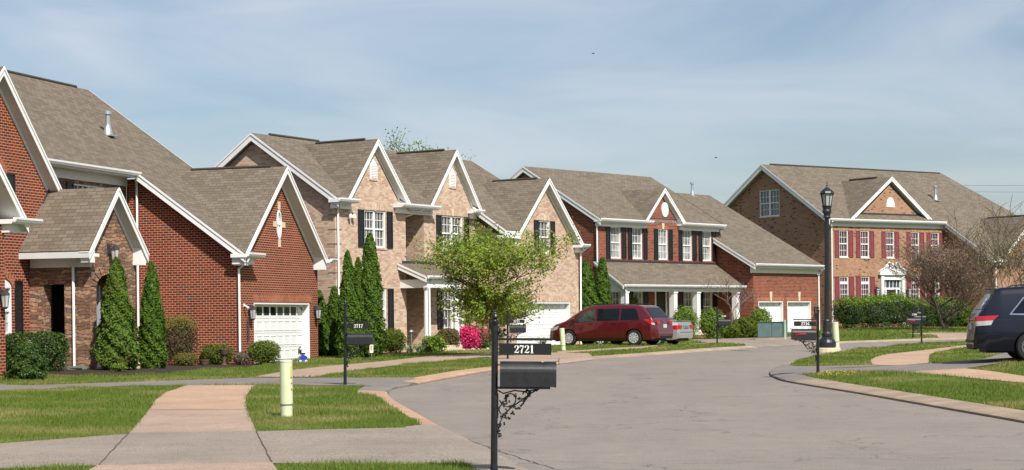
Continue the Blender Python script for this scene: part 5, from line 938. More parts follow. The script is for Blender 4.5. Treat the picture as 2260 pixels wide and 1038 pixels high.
tree('tall_tree', 'bare wispy treetop just behind the left ridge of the buff brick house', -10.3, 101, 9.9, 1.6, levels=4, nb=3, trunk_h=.6, r0=.12, leafmat=G_YEL, nleaf=1, lsz=.04, spread=.6, up=.8, seed=44, twig=.009)

def far_wood():   # the wooded edge beyond the last houses, one mass
    rng = np.random.default_rng(77); n = 26000; X = rng.uniform(-95, 130, n); Y = 215+rng.uniform(-5, 5, n)+.02*X; top = 5.0+1.3*np.sin(X*.21)+.9*np.sin(X*.57+1)+.5*np.sin(X*1.3)
    Z = .5+top*rng.random(n)**.6; P = np.stack([X, Y, Z], 1); d = np.stack([np.zeros(n), -np.ones(n), np.full(n, .6)], 1); o = leafobj('distant_wood', P, d, .9, .6, G_BOX, None, rng, .8); tagp(o, 'low distant wood beyond the last houses', 'wood', kind='stuff')
far_wood()
# ------------------------------------------------------------------ numerals
DG = {'2': [[(.08, .76, .15), (.12, .9, .08), (.3, .97, .05), (.46, .9, .14), (.50, .73, .2), (.4, .5, .14), (.18, .25, .06), (.05, .07, .05)], [(.05, .08, .12), (.22, .12, .13), (.42, .05, .13), (.55, .12, .10), (.58, .28, .04)]],
      '7': [[(.06, .70, .05), (.08, .92, .13), (.25, .93, .16), (.40, .89, .13), (.56, .95, .07)], [(.56, .94, .05), (.42, .62, .10), (.30, .35, .16), (.28, .06, .20)]],
      '1': [[(.3, .03, .19), (.3, .96, .19)], [(.12, .04, .06), (.48, .04, .06)], [(.30, .96, .07), (.10, .86, .05)]],
      '3': [[(.1, .8, .14), (.28, .96, .06), (.46, .86, .16), (.44, .62, .12), (.25, .53, .05)], [(.25, .53, .05), (.48, .42, .12), (.5, .2, .19), (.28, .04, .06), (.1, .2, .15)]],
      '6': [[(.48, .82, .13), (.33, .96, .05), (.16, .78, .14), (.1, .45, .2), (.16, .14, .14), (.3, .03, .05), (.46, .15, .16), (.48, .34, .17), (.4, .52, .08), (.26, .56, .04), (.16, .44, .05)]],
      '0': [[(.3, .03, .05), (.14, .2, .16), (.1, .5, .2), (.14, .8, .16), (.3, .97, .05), (.46, .8, .16), (.5, .5, .2), (.46, .2, .16), (.3, .03, .05)]]}
DG['9'] = [[(.6-x, 1-y, w_) for x, y, w_ in l] for l in DG['6']]
def digits(txt, cx, z0, h, yf, name='house_number', mat=None, parent=None):
    mb = MB(); pitch = .66*h; x0 = cx-pitch*len(txt)/2
    for i, ch in enumerate(txt):
        for line in DG[ch]:
            # resample
            L = []
            for k in range(len(line)-1):
                for s in range(4): t = s/4; L.append(tuple(line[k][q]*(1-t)+line[k+1][q]*t for q in range(3)))
            L.append(line[-1]); b = len(mb.v)
            for k, (px_, pz, wd) in enumerate(L):
                a = L[max(k-1, 0)]; c = L[min(k+1, len(L)-1)]; dx, dz = c[0]-a[0], c[1]-a[1]; n = math.hypot(dx, dz) or 1; nx, nz = -dz/n*wd/2, dx/n*wd/2
                for s in (1, -1): mb.v.append((x0+(i*.66+px_+s*nx)*h, yf-.002*(i % 2), z0+(pz+s*nz)*h))
            for k in range(len(L)-1): mb.f.append((b+2*k, b+2*k+1, b+2*k+3, b+2*k+2)); mb.m.append(0)
            for e in (L[0], L[-1]):
                b = len(mb.v); mb.v += [(x0+(i*.66+e[0]+e[2]/2*math.cos(q*math.pi/5))*h, yf-.0008, z0+(e[1]+e[2]/2*math.sin(q*math.pi/5))*h) for q in range(10)]; mb.f.append(tuple(range(b, b+10))); mb.m.append(0)
    return mb.build(name, mat or plain('white_numerals', (.8, .8, .78), .5, var=.02), parent, uv=False, recalc=False)
# ------------------------------------------------------------------ mailboxes
def spiral(cx, cz, r0, r1, a0, a1, n=16): return [(cx+(r0+(r1-r0)*i/n)*math.cos(a0+(a1-a0)*i/n), cz+(r0+(r1-r0)*i/n)*math.sin(a0+(a1-a0)*i/n)) for i in range(n+1)]
def mailbox(num, label, x, y, d=1, rz=0, lean=0, post=1.53, boxz=.88, flag=False, signz=1.2, group='mailboxes on black posts along the street'):
    t = thing('mailbox', label, 'mailbox', (x, y, g(x, y)), rz, group); t.rotation_euler = (0, lean, rz)
    m = MB(); m.lathe([(.040, -.1), (.040, .06), (.036, .1), (.034, .9), (.033, post-.03), (.04, post-.02), (.042, post), (.03, post+.012)], 12); m.build('post', IRON, t, uv=False, smooth=False)
    m = MB(); m.lathe([(.018, post+.012), (.014, post+.02), (.032, post+.038), (.034, post+.055), (.026, post+.078), (.012, post+.09), (.008, post+.1)], 10); m.build('finial', IRON, t, uv=False)
    X = lambda a: a*d
    def bx(mb, x0, x1, y0, y1, z0, z1): mb.box(min(X(x0), X(x1)), max(X(x0), X(x1)), y0, y1, z0, z1)
    zb = signz+.145; m = MB(); bx(m, .03, .56, -.012, .012, zb, zb+.024); m.prism([(X(.56), -.016, zb-.006), (X(.60), -.016, zb+.012), (X(.56), -.016, zb+.03)], (0, .032, 0)); m.build('sign_bar', IRON, t, uv=False)
    m = MB(); bx(m, .045, .57, -.006, .006, signz, signz+.115); sg = m.build('number_plate', plain('black_plate', (.012, .012, .013), .3, var=.1), t, uv=False)
    m = MB()
    for a in (.11, .46): m.tube([(X(a), 0, zb+.002), (X(a)+.008, -.01, zb-.012), (X(a), 0, signz+.11)], .004, 5)
    m.build('sign_hook', METAL, sg, uv=False); digits(num, X(.3), signz+.018, .078, -.0085, parent=sg)
    # box: arched section extruded along x
    L0, L1 = .055, .60; wd = .105; hh = boxz+.15; sec = [(-wd, boxz), (-wd, hh)]+[(-wd*math.cos(math.pi*i/12), hh+.105*math.sin(math.pi*i/12)) for i in range(1, 12)]+[(wd, hh), (wd, boxz)]
    m = MB(); n = len(sec); rr = random.Random(3)
    for a in (L0, L1): m.v += [(X(a), p, q) for p, q in sec]
    m.f += [(i, (i+1) % n, n+(i+1) % n, n+i) for i in range(n)]+[tuple(range(n)), tuple(range(2*n-1, n-1, -1))]; m.m = [0]*len(m.f); bo = m.build('box', BOXM, t, uv=False)
    m = MB(); sec2 = [(p*1.05, boxz+(q-boxz)*1.02-.004) for p, q in sec]
    for a in (L1-.004, L1+.02): m.v += [(X(a), p, q) for p, q in sec2]
    m.f += [(i, (i+1) % n, n+(i+1) % n, n+i) for i in range(n)]+[tuple(range(n)), tuple(range(2*n-1, n-1, -1))]; m.m = [0]*len(m.f); m.build('door', BOXM, bo, uv=False)
    if num == '2721':   # rust where the paint has chipped on the crown of the box
        for (ax, aa, s_) in ((.48, .42, .014), (.505, .50, .009), (.46, .62, .006)):
            m = MB(); yy = -wd*math.cos(math.pi*aa); zz = hh+.105*math.sin(math.pi*aa); m.lathe([(s_, -.003), (s_*.9, .002)], 8); m.xf(Matrix.Translation((ax, yy, zz)) @ Matrix.Rotation(R(90-180*aa), 4, 'X')); m.build('chipped_paint', plain('rusty_chip', (.5, .3, .16), .8, var=.4, scale=60), bo, uv=False)
    m = MB(); bx(m, L1+.02, L1+.05, -.008, .008, boxz+.255, boxz+.262); bx(m, L1+.044, L1+.05, -.008, .008, boxz+.225, boxz+.29); m.build('latch', IRON, bo, uv=False)
    if flag:
        m = MB(); bx(m, .30, .56, -wd-.014, -wd-.006, boxz+.125, boxz+.15); bx(m, .46, .56, -wd-.014, -wd-.006, boxz+.11, boxz+.165); m.build('flag', plain('red_flag', (.5, .02, .025), .4), bo, uv=False)
    m = MB(); bx(m, .03, .56, -.09, .09, boxz-.022, boxz-.003); m.build('shelf', IRON, t, uv=False)
    # vine bracket
    m = MB(); rr = random.Random(9); z0 = boxz-.02
    big = [(.03+.42*math.sin(u), z0-.46+.46*(1-math.cos(u))) for u in [i*math.pi/2/14 for i in range(15)]]
    cv = [[(.035, z0-.46), (.05, z0-.36), (.09, z0-.27), (.17, z0-.19), (.27, z0-.12), (.36, z0-.05), (.43, z0-.01)], spiral(.15, z0-.10, .10, .02, 3.3, 10.2), spiral(.10, z0-.22, .07, .015, 1.2, 7.4), spiral(.30, z0-.06, .06, .012, 3.6, 9.4), [(.035, z0-.02), (.09, z0-.05), (.2, z0-.02), (.3, z0-.03), (.42, z0-.01)], [(.035, z0-.3), (.035, z0-.05)]]
    for c in cv: m.tube([(X(a), 0, z) for a, z in c], .0075, 5)
    for k in range(46):
        c = cv[rr.choice([0, 0, 0, 1, 2, 3, 4])]; a, z = rr.choice(c); a += rr.uniform(-.02, .03); z += rr.uniform(-.03, .02); s = rr.uniform(.014, .026); th = rr.uniform(0, 6.28); yy = rr.uniform(-.012, .012)
        m.prism([(X(a)+s*q*math.cos(th+i*math.pi/3), yy+.004*(i % 2), z+s*q*math.sin(th+i*math.pi/3)) for i, q in enumerate((1.2, .55, 1, .5, 1, .55))], (0, .006, 0))
    for k in range(26): a = rr.uniform(.03, .36); z = z0-.46*(1-(a/.43))**1.1+rr.uniform(-.03, .02); m.lathe([(.004, z-.011), (.011, z-.004), (.011, z+.004), (.004, z+.011)], 6, c=(X(a), rr.uniform(-.015, .015)))
    m.build('vine_bracket', IRON, t, uv=False)
    m = MB(); zt = zb+.024
    for c in ([(.035, zt+.12), (.05, zt+.06), (.09, zt+.03), (.16, zt+.012)], spiral(.075, zt+.065, .035, .008, 2., 8.)): m.tube([(X(a), 0, z) for a, z in c], .006, 5)
    for k in range(12):
        a, z = rr.uniform(.035, .15), zt+rr.uniform(.01, .12)
        if (a-.03)/.13+(z-zt)/.14 > 1.2: continue
        s = rr.uniform(.012, .022); m.prism([(X(a)+s*q*math.cos(i*math.pi/3), -.004, z+s*q*math.sin(i*math.pi/3)) for i, q in enumerate((1.2, .55, 1, .5, 1, .55))], (0, .006, 0))
    m.build('vine_scroll', IRON, t, uv=False); return t
mailbox('2721', 'nearest mailbox, scuffed black with a vine bracket and the number 2721', -.20, 19.16, 1, 0, .018)
mailbox('2717', 'black mailbox numbered 2717 at the edge of the grey driveway', -3.77, 42.8, 1, 0, .012, post=1.82, boxz=.92, signz=1.28)
mailbox('2713', 'black mailbox numbered 2713, seen under the small leafy tree', -.16, 64.0, 1, 0, .01, post=1.62, boxz=.9, signz=1.22)
mailbox('2709', 'small distant black mailbox numbered 2709 beside the bare tree', 9.4, 87.3, 1, 0, .01, post=1.6, boxz=.86, signz=1.2)
mailbox('2716', 'black mailbox numbered 2716 with a red flag, left of the lamp post', 7.25, 45.2, -1, 0, .012, post=1.50, boxz=.80, signz=1.12, flag=True)
mailbox('2700', 'distant mailbox numbered 2700 with a red flag on the far grass verge', 17.25, 80.2, -1, 0, .01, post=1.55, boxz=.86, signz=1.2, flag=True)
mailbox('2700', 'farthest mailbox, half hidden behind the one on the far grass verge', 19.9, 94.5, 1, 0, .01, post=1.6, boxz=.86, signz=1.2)
# ------------------------------------------------------------------ utility marker posts
MARK = plain('pale_yellow_plastic', (.58, .62, .40), .45, var=.05)
def marker(label, x, y, h, r, tilt=0, stick=False):
    t = thing('utility_marker', label, 'marker post', (x, y, g(x, y)), 0, 'pale yellow utility marker posts'); t.rotation_euler = (0, tilt, 0)
    m = MB(); m.lathe([(r*.93, -.1), (r*.93, .22*h), (r, .225*h), (r, h-.03), (r*1.03, h-.03), (r*1.03, h-.008), (r*.9, h)], 24); o = m.build('housing', MARK, t, uv=False); 
    m = MB(); m.lathe([(r*1.012, .215*h), (r*1.012, .232*h)], 24); m.build('band', plain('dark_band', (.1, .08, .06), .6), o, uv=False)
    m = MB(); m.lathe([(r*1.04, h-.03), (r*1.04, h-.012), (r*.8, h+.004)], 24); m.build('cap', plain('pale_cap', (.55, .58, .5), .4), o, uv=False)
    if stick:
        for k, (a, mt, z0, z1) in enumerate([(-.62, plain('yellow_label', (.6, .5, .03), .5), .72, .9), (-.62, plain('red_label', (.4, .06, .02), .5), .68, .71), (-.5, plain('red_label', (.4, .06, .02), .5), .58, .61), (-.5, plain('red_label', (.4, .06, .02), .5), .47, .50)]):
            m = MB(); b = []
            for j in range(5): q = a+.35*j/4-.12; b.append((r*1.01*math.cos(q), r*1.01*math.sin(q)))
            for j in range(4): m.add([(b[j][0], b[j][1], z0*h), (b[j+1][0], b[j+1][1], z0*h), (b[j+1][0], b[j+1][1], z1*h), (b[j][0], b[j][1], z1*h)], [(0, 1, 2, 3)])
            m.build('sticker', mt, t, uv=False, recalc=False)
marker('nearest thick utility marker standing on the left verge grass', -3.57, 30.0, .9, .1, 0, True)
marker('leaning utility marker on the lawn just left of the red van', 2.0, 74.6, .88, .1, -.06)
marker('utility marker behind the base of the lamp post', 12.25, 71.9, .95, .12, -.05)
# ------------------------------------------------------------------ street lamp
t = thing('street_lamp', 'tall black street lamp with a glazed lantern on a round concrete footing', 'street lamp', (11.62, 70.3, g(11.62, 70.3)), 0); t.rotation_euler = (0, .012, 0)
LK = plain('black_lamp_post', (.016, .018, .024), .35, var=.2)
m = MB(); m.lathe([(.50, -.4), (.50, .04), (.47, .06)], 20); m.build('footing', CREAM, t, smooth=False)
m = MB(); m.lathe([(.30, .06), (.33, .1), (.33, .26), (.28, .36), (.18, .46), (.2, .52), (.2, .58), (.15, .66), (.145, .95), (.14, 1.0), (.14, 1.06), (.12, 1.1)], 20); m.build('base', LK, t, uv=False, smooth=False)
m = MB(); n = 24
pr_ = []
for z_ in (1.08, 4.85):
    for k in range(n): q = 2*math.pi*k/n; r_ = (.092 if k % 2 else .078)*(1 if z_ < 2 else .86); m.v.append((r_*math.cos(q), r_*math.sin(q), z_))
for k in range(n): m.f.append((k, (k+1) % n, n+(k+1) % n, n+k)); m.m.append(0)
m.build('post', LK, t, uv=False)
m = MB(); m.lathe([(.12, 4.85), (.15, 4.88), (.12, 4.93), (.13, 5.0), (.17, 5.06), (.17, 5.12), (.15, 5.16), (.17, 5.26), (.2, 5.3), (.12, 5.31)], 16); m.build('collar', LK, t, uv=False)
m = MB(); m.lathe([(.14, 5.31), (.215, 5.72), (.1, 5.72)], 8); m.build('lantern_glass', plain('milky_lantern_glass', (.38, .40, .40), .15, coat=1), t, uv=False)
m = MB()
for k in range(8): q = 2*math.pi*(k+.5)/8; m.tube([(.147*math.cos(q), .147*math.sin(q), 5.3), (.225*math.cos(q), .225*math.sin(q), 5.73)], .014, 4)
m.lathe([(.265, 5.72), (.275, 5.76), (.24, 5.83), (.10, 5.95), (.05, 5.99), (.035, 6.02), (.05, 6.05), (.02, 6.1), (.012, 6.2), (.002, 6.22)], 8); m.build('lantern_cage', LK, t, uv=False)
# ------------------------------------------------------------------ transformer
t = thing('transformer_box', 'green padmount transformer cabinet on the grass before the garage doors', 'utility box', (13.0, 95.3, g(13, 95.3)), R(-22)); GR = plain('green_cabinet_paint', (.07, .13, .10), .5, var=.12); GR2 = plain('green_cabinet_blue', (.11, .17, .17), .5, var=.15)
m = MB(); m.box(-.62, .66, -.42, .55, .1, .85); m.build('cabinet', GR, t, uv=False, bev=.02); m = MB(); m.box(-.60, .1, -.445, -.421, .13, .82); m.box(.13, .62, -.445, -.421, .13, .82); m.build('door', GR2, t, uv=False); m = MB(); m.box(-.65, .69, -.46, .58, .851, .89); m.build('lid', GR, t, uv=False, bev=.01)
m = MB(); m.box(-.7, .75, -.5, .65, -.1, .1); m.build('pad', KERBM, t); m = MB(); m.box(.662, .668, -.1, .2, .35, .6); m.build('warning_label', plain('pale_label', (.45, .4, .33), .6), t, uv=False)
m = MB(); m.tube([(.76, -.38, -.1), (.76, -.38, .98)], .07, 10); m.build('conduit', plain('pale_green_conduit', (.3, .4, .32), .5), t, uv=False)
# ------------------------------------------------------------------ small things
URN = plain('terracotta_brown', (.09, .05, .04), .8, var=.2)
def pot(label, x, y, s=1, ped=False):
    t = thing('urn_planter', label, 'planter', (x, y, g(x, y)), 0, 'brown planters in the flower bed'); k = MB(); z = 0
    if ped:
        p = MB(); p.lathe([(.12*s, 0), (.12*s, .04), (.07*s, .08), (.06*s, .30), (.1*s, .34)], 14); p.build('pedestal', URN, t, uv=False); z = .34
    k.lathe([(.11*s, z), (.15*s, z+.06*s), (.18*s, z+.17*s), (.2*s, z+.21*s), (.2*s, z+.245*s), (.17*s, z+.245*s), (.16*s, z+.2*s)], 16); k.build('bowl', URN, t, uv=False); return t
pot('low round brown pot beside the red brick wall', -10.1, 62.4, .85); pot('brown urn on a pedestal before the flat topped shrub', -9.5, 62.7, .85, True)
t = thing('push_toy', 'blue, black and white child ride-on toy standing at the garage door', 'toy', (-7.28, 65.9, g(-7.28, 65.9)-.02), R(20)); BL = plain('toy_blue', (.02, .04, .35), .35); 
m = MB(); m.box(-.12, .12, -.14, .14, .06, .12); m.prism([(-.12, -.14, .12), (.12, -.14, .12), (.16, -.14, .22), (.02, -.14, .3), (-.1, -.14, .22)], (0, .28, 0)); m.build('body', BL, t, uv=False, bev=.01); m = MB(); m.box(-.07, .09, -.1, .1, .30, .36); m.box(-.09, -.04, -.1, .1, .34, .46); m.build('seat', BLACK, t, uv=False, bev=.008)
m = MB(); m.tube([(-.1, -.11, .3), (-.11, -.1, .5), (-.06, -.05, .56), (-.06, .05, .56), (-.11, .1, .5), (-.1, .11, .3)], .014, 6); m.build('handle', BLACK, t, uv=False)
for a, b in ((-.1, -.15), (.1, -.15), (-.1, .15), (.1, .15)): m = MB(); m.tube([(a, b-.02, .06), (a, b+.02, .06)], .055, 12); m.build('wheel', plain('toy_white', (.7, .7, .72), .4), t, uv=False)
def splash(label, x, y, rz, z): 
    m = MB(); m.prism([(-.12, -.1, .05), (.35, -.15, .04), (.35, .15, .04), (-.12, .1, .05)], (0, 0, -.05)); m.box(-.12, .35, -.15, -.12, .04, .09); m.box(-.12, .35, .12, .15, .04, .09)
    o = m.build('splash_block', plain('grey_green_block', (.16, .22, .17), .7), uv=False); o.location = (x, y, z); o.rotation_euler = (0, 0, rz); tagp(o, label, 'splash block')
splash('small grey green splash block under the porch downspout', -12.15, 53.6, R(160), g(-12.15, 53.6)+.02)
t = thing('yard_sign', 'small white yard sign with an orange mark in front of the tall arborvitae', 'sign', (-5.05, 68.2, g(-5.05, 68.2)), R(10))
m = MB(); m.box(-.065, .065, -.008, .008, .22, .52); m.build('panel', WHITE, t, uv=False); m = MB(); m.box(-.035, .03, -.011, -.009, .3, .48); m.build('print', plain('orange_print', (.6, .22, .06), .6), t, uv=False); m = MB(); m.tube([(0, .012, 0), (0, .012, .3)], .008, 5); m.build('stake', METAL, t, uv=False)
t = thing('garden_flag', 'narrow dark red garden flag on a thin pole right of the azaleas', 'flag', (-1.05, 76.2, g(-1.05, 76.2)), 0); RF = plain('dark_red_cloth', (.32, .03, .03), .7)
m = MB(); m.tube([(-.13, 0, 0), (-.13, 0, 1.3), (.13, 0, 1.3)], .008, 5); m.build('pole', IRON, t, uv=False); m = MB(); m.box(-.10, .08, -.006, .006, .72, 1.27); m.build('cloth', RF, t, uv=False); m = MB(); m.box(-.06, .04, -.01, -.007, .9, 1.12); m.build('print', plain('grey_print', (.35, .3, .3), .7), t, uv=False)
for lb, x, y in (('short dark path light left of the near leafy plant', -3.35, 73.9), ('white garden stake with a decoration between the porch columns', -3.95, 74.6)):
    m = MB(); m.tube([(0, 0, 0), (0, 0, .38 if x > -3.5 else .8)], .014, 6); z_ = .38 if x > -3.5 else .8; m.lathe([(.02, z_), (.09, z_+.04), (.07, z_+.1), (.01, z_+.14)], 8); o = m.build('path_light' if x > -3.5 else 'garden_stake', IRON if x > -3.5 else METAL, uv=False); o.location = (x, y, g(x, y)); tagp(o, lb, 'garden light' if x > -3.5 else 'garden stake')
rs = random.Random(4)
for i in range(11):
    x = -3.0+i*.2+rs.uniform(-.03, .03); y = 76.6+i*.12; m = MB(); nn = 7; sx, sy, sz = rs.uniform(.08, .16), .09, rs.uniform(.05, .09)
    m.lathe([(sx*.8, -.03), (sx, sz*.4), (sx*.75, sz*.9), (sx*.3, sz*1.15)], nn); o = m.build('edging_stone', plain('pale_stone', (.45, .40, .36), .9, bump=.5), uv=False, smooth=False); o.location = (x, y, g(x, y)); o.scale = (1, .7, 1); o.rotation_euler = (0, 0, i)
    tagp(o, 'pale rough stone edging the azalea bed', 'stone', 'pale stones edging the azalea bed')
m = MB()
for z_ in (12.0, 12.55): m.tube([(38+i*2, 165, z_-.0+.002*(i-10)**2) for i in range(21)], .010, 4, cap=False)
tagp(m.build('power_lines', IRON, uv=False), 'two thin power lines in the sky at the right edge', 'power line')
for i, (px_, py_, Y_, lb) in enumerate(((1316, 121, 120, 'tiny dark bird high in the middle of the sky'), (1584, 354, 120, 'tiny dark bird in the sky above the gap left of the tan house'))):
    m = MB(); m.tube([(-.1, 0, 0), (-.03, 0, .01), (.06, 0, .01), (.11, 0, -.01)], [.008, .03, .028, .008], 6)
    bo = m.build('bird', plain('bird_dark', (.04, .035, .04), .8), uv=False); bo.location = ((px_-1130)/4200*Y_, Y_, 1.55+(706-py_)/4200*Y_); tagp(bo, lb, 'bird')
    for s in (-1, 1): q = MB(); q.add([(-.04, 0, .01), (.05, 0, .01), (.0, s*.18, .05)], [(0, 1, 2)]); q.build('wing', plain('bird_dark', (.04, .035, .04), .8), bo, uv=False)
# ------------------------------------------------------------------ cars
def interp(T, x):
    if x <= T[0][0]: return T[0][1]
    for (a, b), (c, d) in zip(T[:-1], T[1:]):
        if x <= c: t = (x-a)/(c-a) if c > a else 0; return b+(d-b)*t
    return T[-1][1]
class Car:
    """x runs from the rear bumper (0) to the nose (L); y = half width; z up"""
    def __init__(s, L, W, top, belt, bottom, wheels, wr, plan, tumble=.30):
        s.L, s.W, s.top, s.belt, s.bottom, s.wheels, s.wr, s.plan, s.tumble = L, W, top, belt, bottom, wheels, wr, plan, tumble
    def hw(s, x, z):
        b = interp(s.belt, x); w_ = s.W/2*interp(s.plan, x); lo = interp(s.bottom, x)
        if z <= b: k = (z-(lo+b)/2)/((b-lo)/2+1e-6); return w_*(1-.055*k*k*(1 if k < 0 else .45))
        return w_*(.975-s.tumble*(z-b)**1.15)
    def body(s, name, mat, parent, ns=64):
        me_v = []; xs = sorted(set([s.L*(.5-.5*math.cos(math.pi*i/ns)) for i in range(ns+1)]+[p[0] for p in s.top])); rings = []
        nz = 12
        for x in xs:
            lo = interp(s.bottom, x); zt = interp(s.top, x); ring = []
            ztop = max(zt-.07, lo+.02)
            for j in range(nz+1): z = lo+(ztop-lo)*j/nz; ring.append((x, s.hw(x, z), z))
            h0 = s.hw(x, ztop)
            for k in (.3, .6, .85, 1): ring.append((x, h0-k*.10, ztop+(zt-ztop)*math.sin(k*math.pi/2)*.9))
            h1 = h0-.10
            for k in (.6, .3, 0): ring.append((x, h1*k, ztop+(zt-ztop)*(.9+.1*(1-k*k))))
            full = [(-0+x, y, z) for (x, y, z) in ring]; mir = [(x, -y, z) for (x, y, z) in ring[-2::-1]]
            rings.append(full+mir)
        n = len(rings[0]); m = MB()
        for r in rings: m.v += r
        for i in range(len(rings)-1):
            for k in range(n): m.f.append((i*n+k, i*n+(k+1) % n, (i+1)*n+(k+1) % n, (i+1)*n+k)); m.m.append(0)
        m.f.append(tuple(range(n))); m.f.append(tuple((len(rings)-1)*n+k for k in reversed(range(n)))); m.m += [0, 0]
        o = m.build(name, mat, parent, uv=False)
        # wheel wells cut out of the body
        cut = MB()
        for wx in s.wheels:
            for sy in (-1, 1): cut.tube([(wx, sy*(s.W/2-.26), s.wr), (wx, sy*(s.W/2+.2), s.wr)], s.wr+.06, 28)
        c = cut.build('cutter', DARK, None, uv=False); md = o.modifiers.new('b', 'BOOLEAN'); md.object = c; md.operation = 'DIFFERENCE'; md.solver = 'EXACT'
        c.parent = parent; bpy.context.view_layer.update(); dg = bpy.context.evaluated_depsgraph_get(); me = bpy.data.meshes.new_from_object(o.evaluated_get(dg)); o.modifiers.clear(); o.data = me
        bpy.data.objects.remove(c)
        for p in me.polygons: p.use_smooth = True
        me.set_sharp_from_angle(angle=R(38)) if hasattr(me, 'set_sharp_from_angle') else None
        return o
    def side(s, name, poly, mat, parent, sy, off=.006, n=10):
        """patch of the flank: polygon in (x, z), laid on the body surface"""
        bm = bmesh.new(); bm.faces.new([bm.verts.new((x, 0, z)) for x, z in poly]); xs = [p[0] for p in poly]; zs = [p[1] for p in poly]
        for i in range(1, n):
            bmesh.ops.bisect_plane(bm, geom=bm.verts[:]+bm.edges[:]+bm.faces[:], plane_co=(min(xs)+(max(xs)-min(xs))*i/n, 0, 0), plane_no=(1, 0, 0))
            bmesh.ops.bisect_plane(bm, geom=bm.verts[:]+bm.edges[:]+bm.faces[:], plane_co=(0, 0, min(zs)+(max(zs)-min(zs))*i/n), plane_no=(0, 0, 1))
        for v in bm.verts: v.co.y = sy*(s.hw(v.co.x, v.co.z)+off)
        bmesh.ops.recalc_face_normals(bm, faces=bm.faces)
        for f in bm.faces: f.smooth = True
        if sum(f.normal.y for f in bm.faces)*sy < 0: bmesh.ops.reverse_faces(bm, faces=bm.faces)
        me = bpy.data.meshes.new(name); bm.to_mesh(me); bm.free(); return mkobj(name, me, [mat] if mat else [], parent)
    def deck(s, name, x0, x1, k0, k1, mat, parent, off=.008, y0=-1, y1=1, n=8):
        """patch on the upward surface between stations x0 and x1; k = share of the half width at each end"""
        m = MB()
        for i in range(n+1):
            x = x0+(x1-x0)*i/n; zt = interp(s.top, x); h = s.hw(x, max(zt-.07, interp(s.bottom, x)+.02))-.10; kk = k0+(k1-k0)*i/n
            e = .004; tx = interp(s.top, x+.02)-interp(s.top, x-.02); nx = -tx/.04; nn = math.hypot(nx, 1)
            for j in range(n+1): q = y0+(y1-y0)*j/n; m.v.append((x+off*nx/nn, q*h*kk, zt-.007*q*q*kk*kk+off/nn))
        for i in range(n):
            for j in range(n): b = i*(n+1)+j; m.f.append((b, b+1, b+n+2, b+n+1)); m.m.append(0)
        return m.build(name, mat, parent, smooth=True, uv=False, recalc=False)
TYRE = plain('tyre_rubber', (.012, .012, .012), .85); RIM = plain('silver_rim', (.62, .62, .62), .35, metal=.3)
def wheel(parent, x, y, r, w_, spokes=9, sy=1, rimm=None):
    m = MB(); prof = [(r*.62, -w_/2), (r*.9, -w_/2), (r*.985, -w_/2+.03), (r, 0), (r*.985, w_/2-.03), (r*.9, w_/2), (r*.62, w_/2)]; m.lathe(prof, 32); M = Matrix.Translation((x, y-sy*w_/2, r)) @ Matrix.Rotation(R(90), 4, 'X'); m.xf(M); wh = m.build('wheel', TYRE, parent, uv=False)
    m = MB(); yo = y+sy*.004; m.v = []; 
    def disc(rad, y0, y1): m.tube([(x, y0, r), (x, y1, r)], rad, 28)
    disc(r*.63, yo-sy*.05, yo-sy*.045); 
    rim = m; 
    for k in range(spokes):
        a = 2*math.pi*k/spokes
        for da in (-.11, .11): c, s_ = math.cos(a+da), math.sin(a+da); ww = .018; m.prism([(x+c*r*.12-s_*ww, yo, r+s_*r*.12+c*ww), (x+c*r*.62-s_*ww, yo, r+s_*r*.62+c*ww), (x+c*r*.62+s_*ww, yo, r+s_*r*.62-c*ww), (x+c*r*.12+s_*ww, yo, r+s_*r*.12-c*ww)], (0, -sy*.03, 0))
    n = 28
    b = len(m.v)
    for rad in (r*.56, r*.645):
        for k in range(n): q = 2*math.pi*k/n; m.v.append((x+rad*math.cos(q), yo+sy*.004, r+rad*math.sin(q)))
    for k in range(n): m.f.append((b+k, b+(k+1) % n, b+n+(k+1) % n, b+n+k)); m.m.append(0)
    m.tube([(x, yo-sy*.04, r), (x, yo+sy*.012, r)], r*.15, 12)
    for i in range(28*0): pass
    o = m.build('rim', rimm or RIM, wh, uv=False, recalc=True); q = MB(); q.tube([(x, yo-sy*.06, r), (x, yo-sy*.04, r)], r*.62, 24); q.build('rim_shadow', BLACK, wh, uv=False); return wh
GLASS = plain('tinted_car_glass', (.006, .008, .012), .08, var=.1, spec=.35); GLASSL = plain('clear_car_glass', (.03, .045, .038), .06, var=.6, scale=6, spec=.6)
TAIL = plain('red_tail_lamp', (.45, .006, .012), .15, coat=1, var=.15); CLEAR = plain('clear_lamp', (.45, .45, .46), .12, coat=1); CHROME = plain('chrome', (.55, .56, .6), .15, metal=1); GAP = plain('panel_gap', (.004, .003, .004), .6)
PLATE = plain('licence_plate', (.5, .52, .5), .4)
def paint(name, c, fl=.6): return plain(name, c, .32, metal=fl, coat=1, var=.02)
def seam(car, x0, z0, x1, z1, parent, sy, w_=.012, mat=None):
    d = Vector((x1-x0, z1-z0)); n = Vector((-d.y, d.x)).normalized()*w_/2; return [(x0-n.x, z0-n.y), (x1-n.x, z1-n.y), (x1+n.x, z1+n.y), (x0+n.x, z0+n.y)]
def place(t, x, y, az, z, pitch=0): t.location = (x, y, z); t.rotation_euler = (0, pitch, R(90-az))   # the car's +x (nose) points to azimuth az
